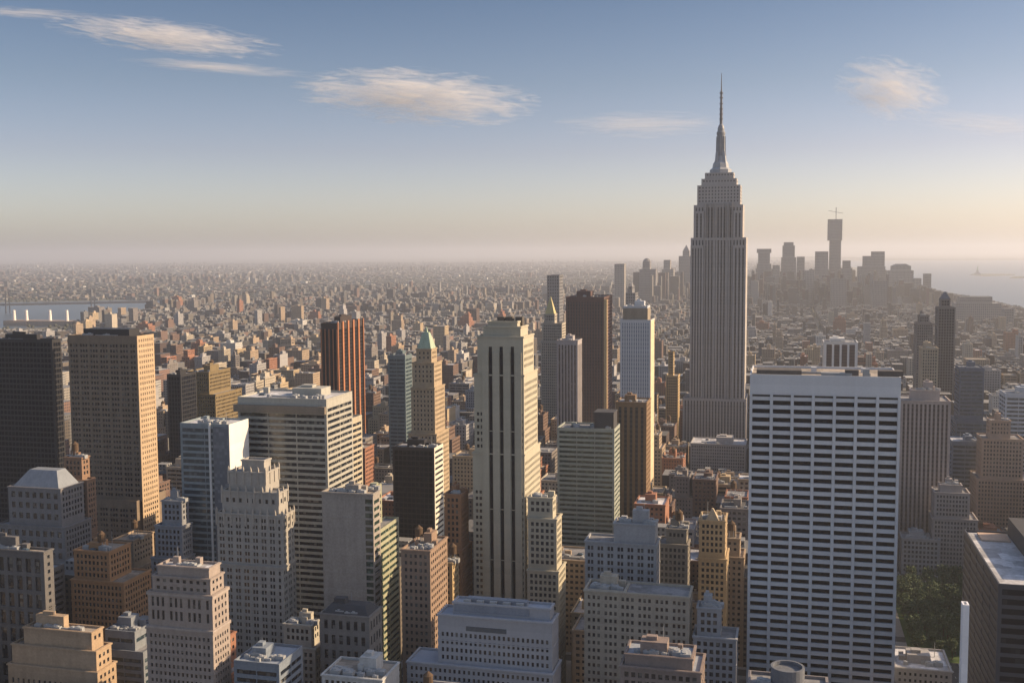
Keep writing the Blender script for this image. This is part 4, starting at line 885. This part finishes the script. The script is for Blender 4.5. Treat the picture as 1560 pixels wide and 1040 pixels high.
# statue on the small harbour island
def statue():
    p = ground(1489, 418.5); r = empty('harbour_statue', (float(p[0]), float(p[1]), 0), 'tiny hazy robed statue with raised arm on a pedestal in the harbour', 'statue'); o = (float(p[0]), float(p[1]), 0); x, y = o[0], o[1]
    m = MB(); m.frustum((x-30, x+30, y-30, y+30), .7, (x-22, x+22, y-22, y+22), 20); m.frustum((x-11, x+11, y-11, y+11), 20, (x-7, x+7, y-7, y+7), 47); m.build('pedestal', FARW[1], r, o)
    m = MB(); m.lathe(x, y, [(6, 47), (5.2, 58), (4.6, 68), (5, 74), (3.4, 77), (1.6, 78.5), (2.3, 81), (2.1, 84), (.6, 86)], 12); m.bar((x+4, y, 74), (x+6.5, y, 88), 2); m.lathe(x+6.5, y, [(.9, 87.5), (1.8, 89), (1.2, 92), (.2, 93.5)], 8)
    m.build('figure', COPPER, r, o)
statue()
# hills across the bay
def hills():
    m = MB(); n = 160; g = np.random.default_rng(5); t = np.linspace(0, 1, n+1)
    hh = 55+45*np.sin(t*9+1)+25*np.sin(t*23)+g.normal(size=n+1)*5; hh = np.clip(hh, 15, 200)*np.clip(np.minimum(t*8, 1), .1, 1)
    X = -2500+t*26000; Yb = 26500-t*2500
    for i in range(n):
        a, b_ = (X[i], Yb[i]), (X[i+1], Yb[i+1])
        m.quads([[(a[0], a[1], -.5), (b_[0], b_[1], -.5), (b_[0], b_[1]+900, hh[i+1]), (a[0], a[1]+900, hh[i])], [(a[0], a[1]+900, hh[i]), (b_[0], b_[1]+900, hh[i+1]), (b_[0], b_[1]+3500, -.5), (a[0], a[1]+3500, -.5)]])
    tag(m.build('hills', gm, smooth=True), kind='structure')
hills()

# ------------------------------------------------------------------ haze and clouds
def volbox(name, x0, x1, y0, y1, z0, z1, mat):
    m = MB(); m.box(x0, x1, y0, y1, z0, z1, bottom=True); o = m.build(name, mat); return o
hm = bpy.data.materials.new('haze_air'); hm.use_nodes = True; nt = hm.node_tree; nt.nodes.clear()
ho = nt.nodes.new('ShaderNodeOutputMaterial'); pv = nt.nodes.new('ShaderNodeVolumePrincipled'); nt.links.new(pv.outputs[0], ho.inputs['Volume'])
pv.inputs['Color'].default_value = (.82, .84, .90, 1); pv.inputs['Density'].default_value = HAZE_SIGMA; pv.inputs['Anisotropy'].default_value = .35
tag(volbox('haze', -95000, 95000, -4000, 95000, -1.0, 465.0, hm), kind='stuff')
def cloudmat(name, dens, seed, stretch, shape):
    m = bpy.data.materials.new(name); m.use_nodes = True; nt = m.node_tree; nt.nodes.clear()
    o = nt.nodes.new('ShaderNodeOutputMaterial'); pv = nt.nodes.new('ShaderNodeVolumePrincipled'); nt.links.new(pv.outputs[0], o.inputs['Volume'])
    tc = nt.nodes.new('ShaderNodeTexCoord')                      # object space: -1..1 across the cloud
    sp = nt.nodes.new('ShaderNodeSeparateXYZ'); nt.links.new(tc.outputs['Object'], sp.inputs[0])
    mp = nt.nodes.new('ShaderNodeMapping'); mp.inputs['Location'].default_value = (seed, seed*1.7, seed*.3); mp.inputs['Scale'].default_value = stretch; mp.inputs['Rotation'].default_value = (0, shape, 0)
    nt.links.new(tc.outputs['Object'], mp.inputs[0])
    n = nt.nodes.new('ShaderNodeTexNoise'); n.inputs['Scale'].default_value = 1.0; n.inputs['Detail'].default_value = 8; n.inputs['Roughness'].default_value = .66; n.inputs['Distortion'].default_value = 1.2
    nt.links.new(mp.outputs[0], n.inputs['Vector'])
    ln = nt.nodes.new('ShaderNodeVectorMath'); ln.operation = 'LENGTH'; nt.links.new(tc.outputs['Object'], ln.inputs[0])
    fall = math_(nt, 'SUBTRACT', 1.0, ln.outputs['Value'])
    v = math_(nt, 'ADD', math_(nt, 'MULTIPLY', fall, .30), math_(nt, 'SUBTRACT', n.outputs[0], .55))
    v = math_(nt, 'MAXIMUM', math_(nt, 'MULTIPLY', v, 9.0), 0.0); v = math_(nt, 'MULTIPLY', v, math_(nt, 'GREATER_THAN', fall, 0.0))
    nt.links.new(math_(nt, 'MULTIPLY', v, dens), pv.inputs['Density'])
    pv.inputs['Color'].default_value = (1, .97, .95, 1); pv.inputs['Anisotropy'].default_value = .0
    return m
def cloud(label, px, py, wpx, hpx, dist, tilt, dens, seed, stretch=(2.2, 2.2, 5), depth=1.0):
    P = at(px, py, dist); sx = wpx/FPX*dist*1.05/2; sz = hpx/FPX*dist/2
    m = MB(); n, k = 20, 10
    pr = [(max(math.sin(math.pi*i/k), .001), -math.cos(math.pi*i/k)) for i in range(k+1)]; m.lathe(0, 0, pr, n, cap=False)
    o = m.build('cloud', cloudmat('cirrus', dens, seed, stretch, 0.0)); o.location = P.tolist(); o.scale = (sx, sx*depth, sz); o.rotation_euler = (0, math.radians(tilt), YAW)
    o['kind'] = 'stuff'; o['label'] = label; o['category'] = 'cloud'
cloud('pinkish wisp of cirrus streaking down to the right at the upper left', 250, 56, 400, 62, 30000, 7, 8.80e-4, 3.1, (4.2, 1.5, 5.5), .15)
cloud('long ragged white cirrus patch left of centre', 635, 148, 390, 95, 30000, 4, 12.30e-4, 8.4, (3.6, 1.5, 6), .15)
cloud('thin faint streak of cirrus between the two larger wisps', 330, 103, 330, 22, 30000, 4.5, 4.40e-4, 5.2, (2.0, 1.5, 3), .2)
cloud('faint pale smear of cirrus left of the antenna skyscraper', 975, 190, 260, 46, 30000, 0, 3.50e-4, 1.9, (2.0, 1.5, 4), .2)
cloud('small bright tufted cloud at the upper right', 1358, 138, 165, 100, 30000, 10, 10.55e-4, 6.6, (2.2, 1.5, 4.0), .25)
cloud('faint trailing wisp at the right edge below the tufted cloud', 1510, 190, 220, 40, 30000, 4, 2.65e-4, 9.3, (2.0, 1.5, 4), .2)
cloud('small faint streak at the top left corner', 40, 20, 240, 22, 30000, 3, 4.40e-4, 12.0, (2.0, 1.5, 4), .2)
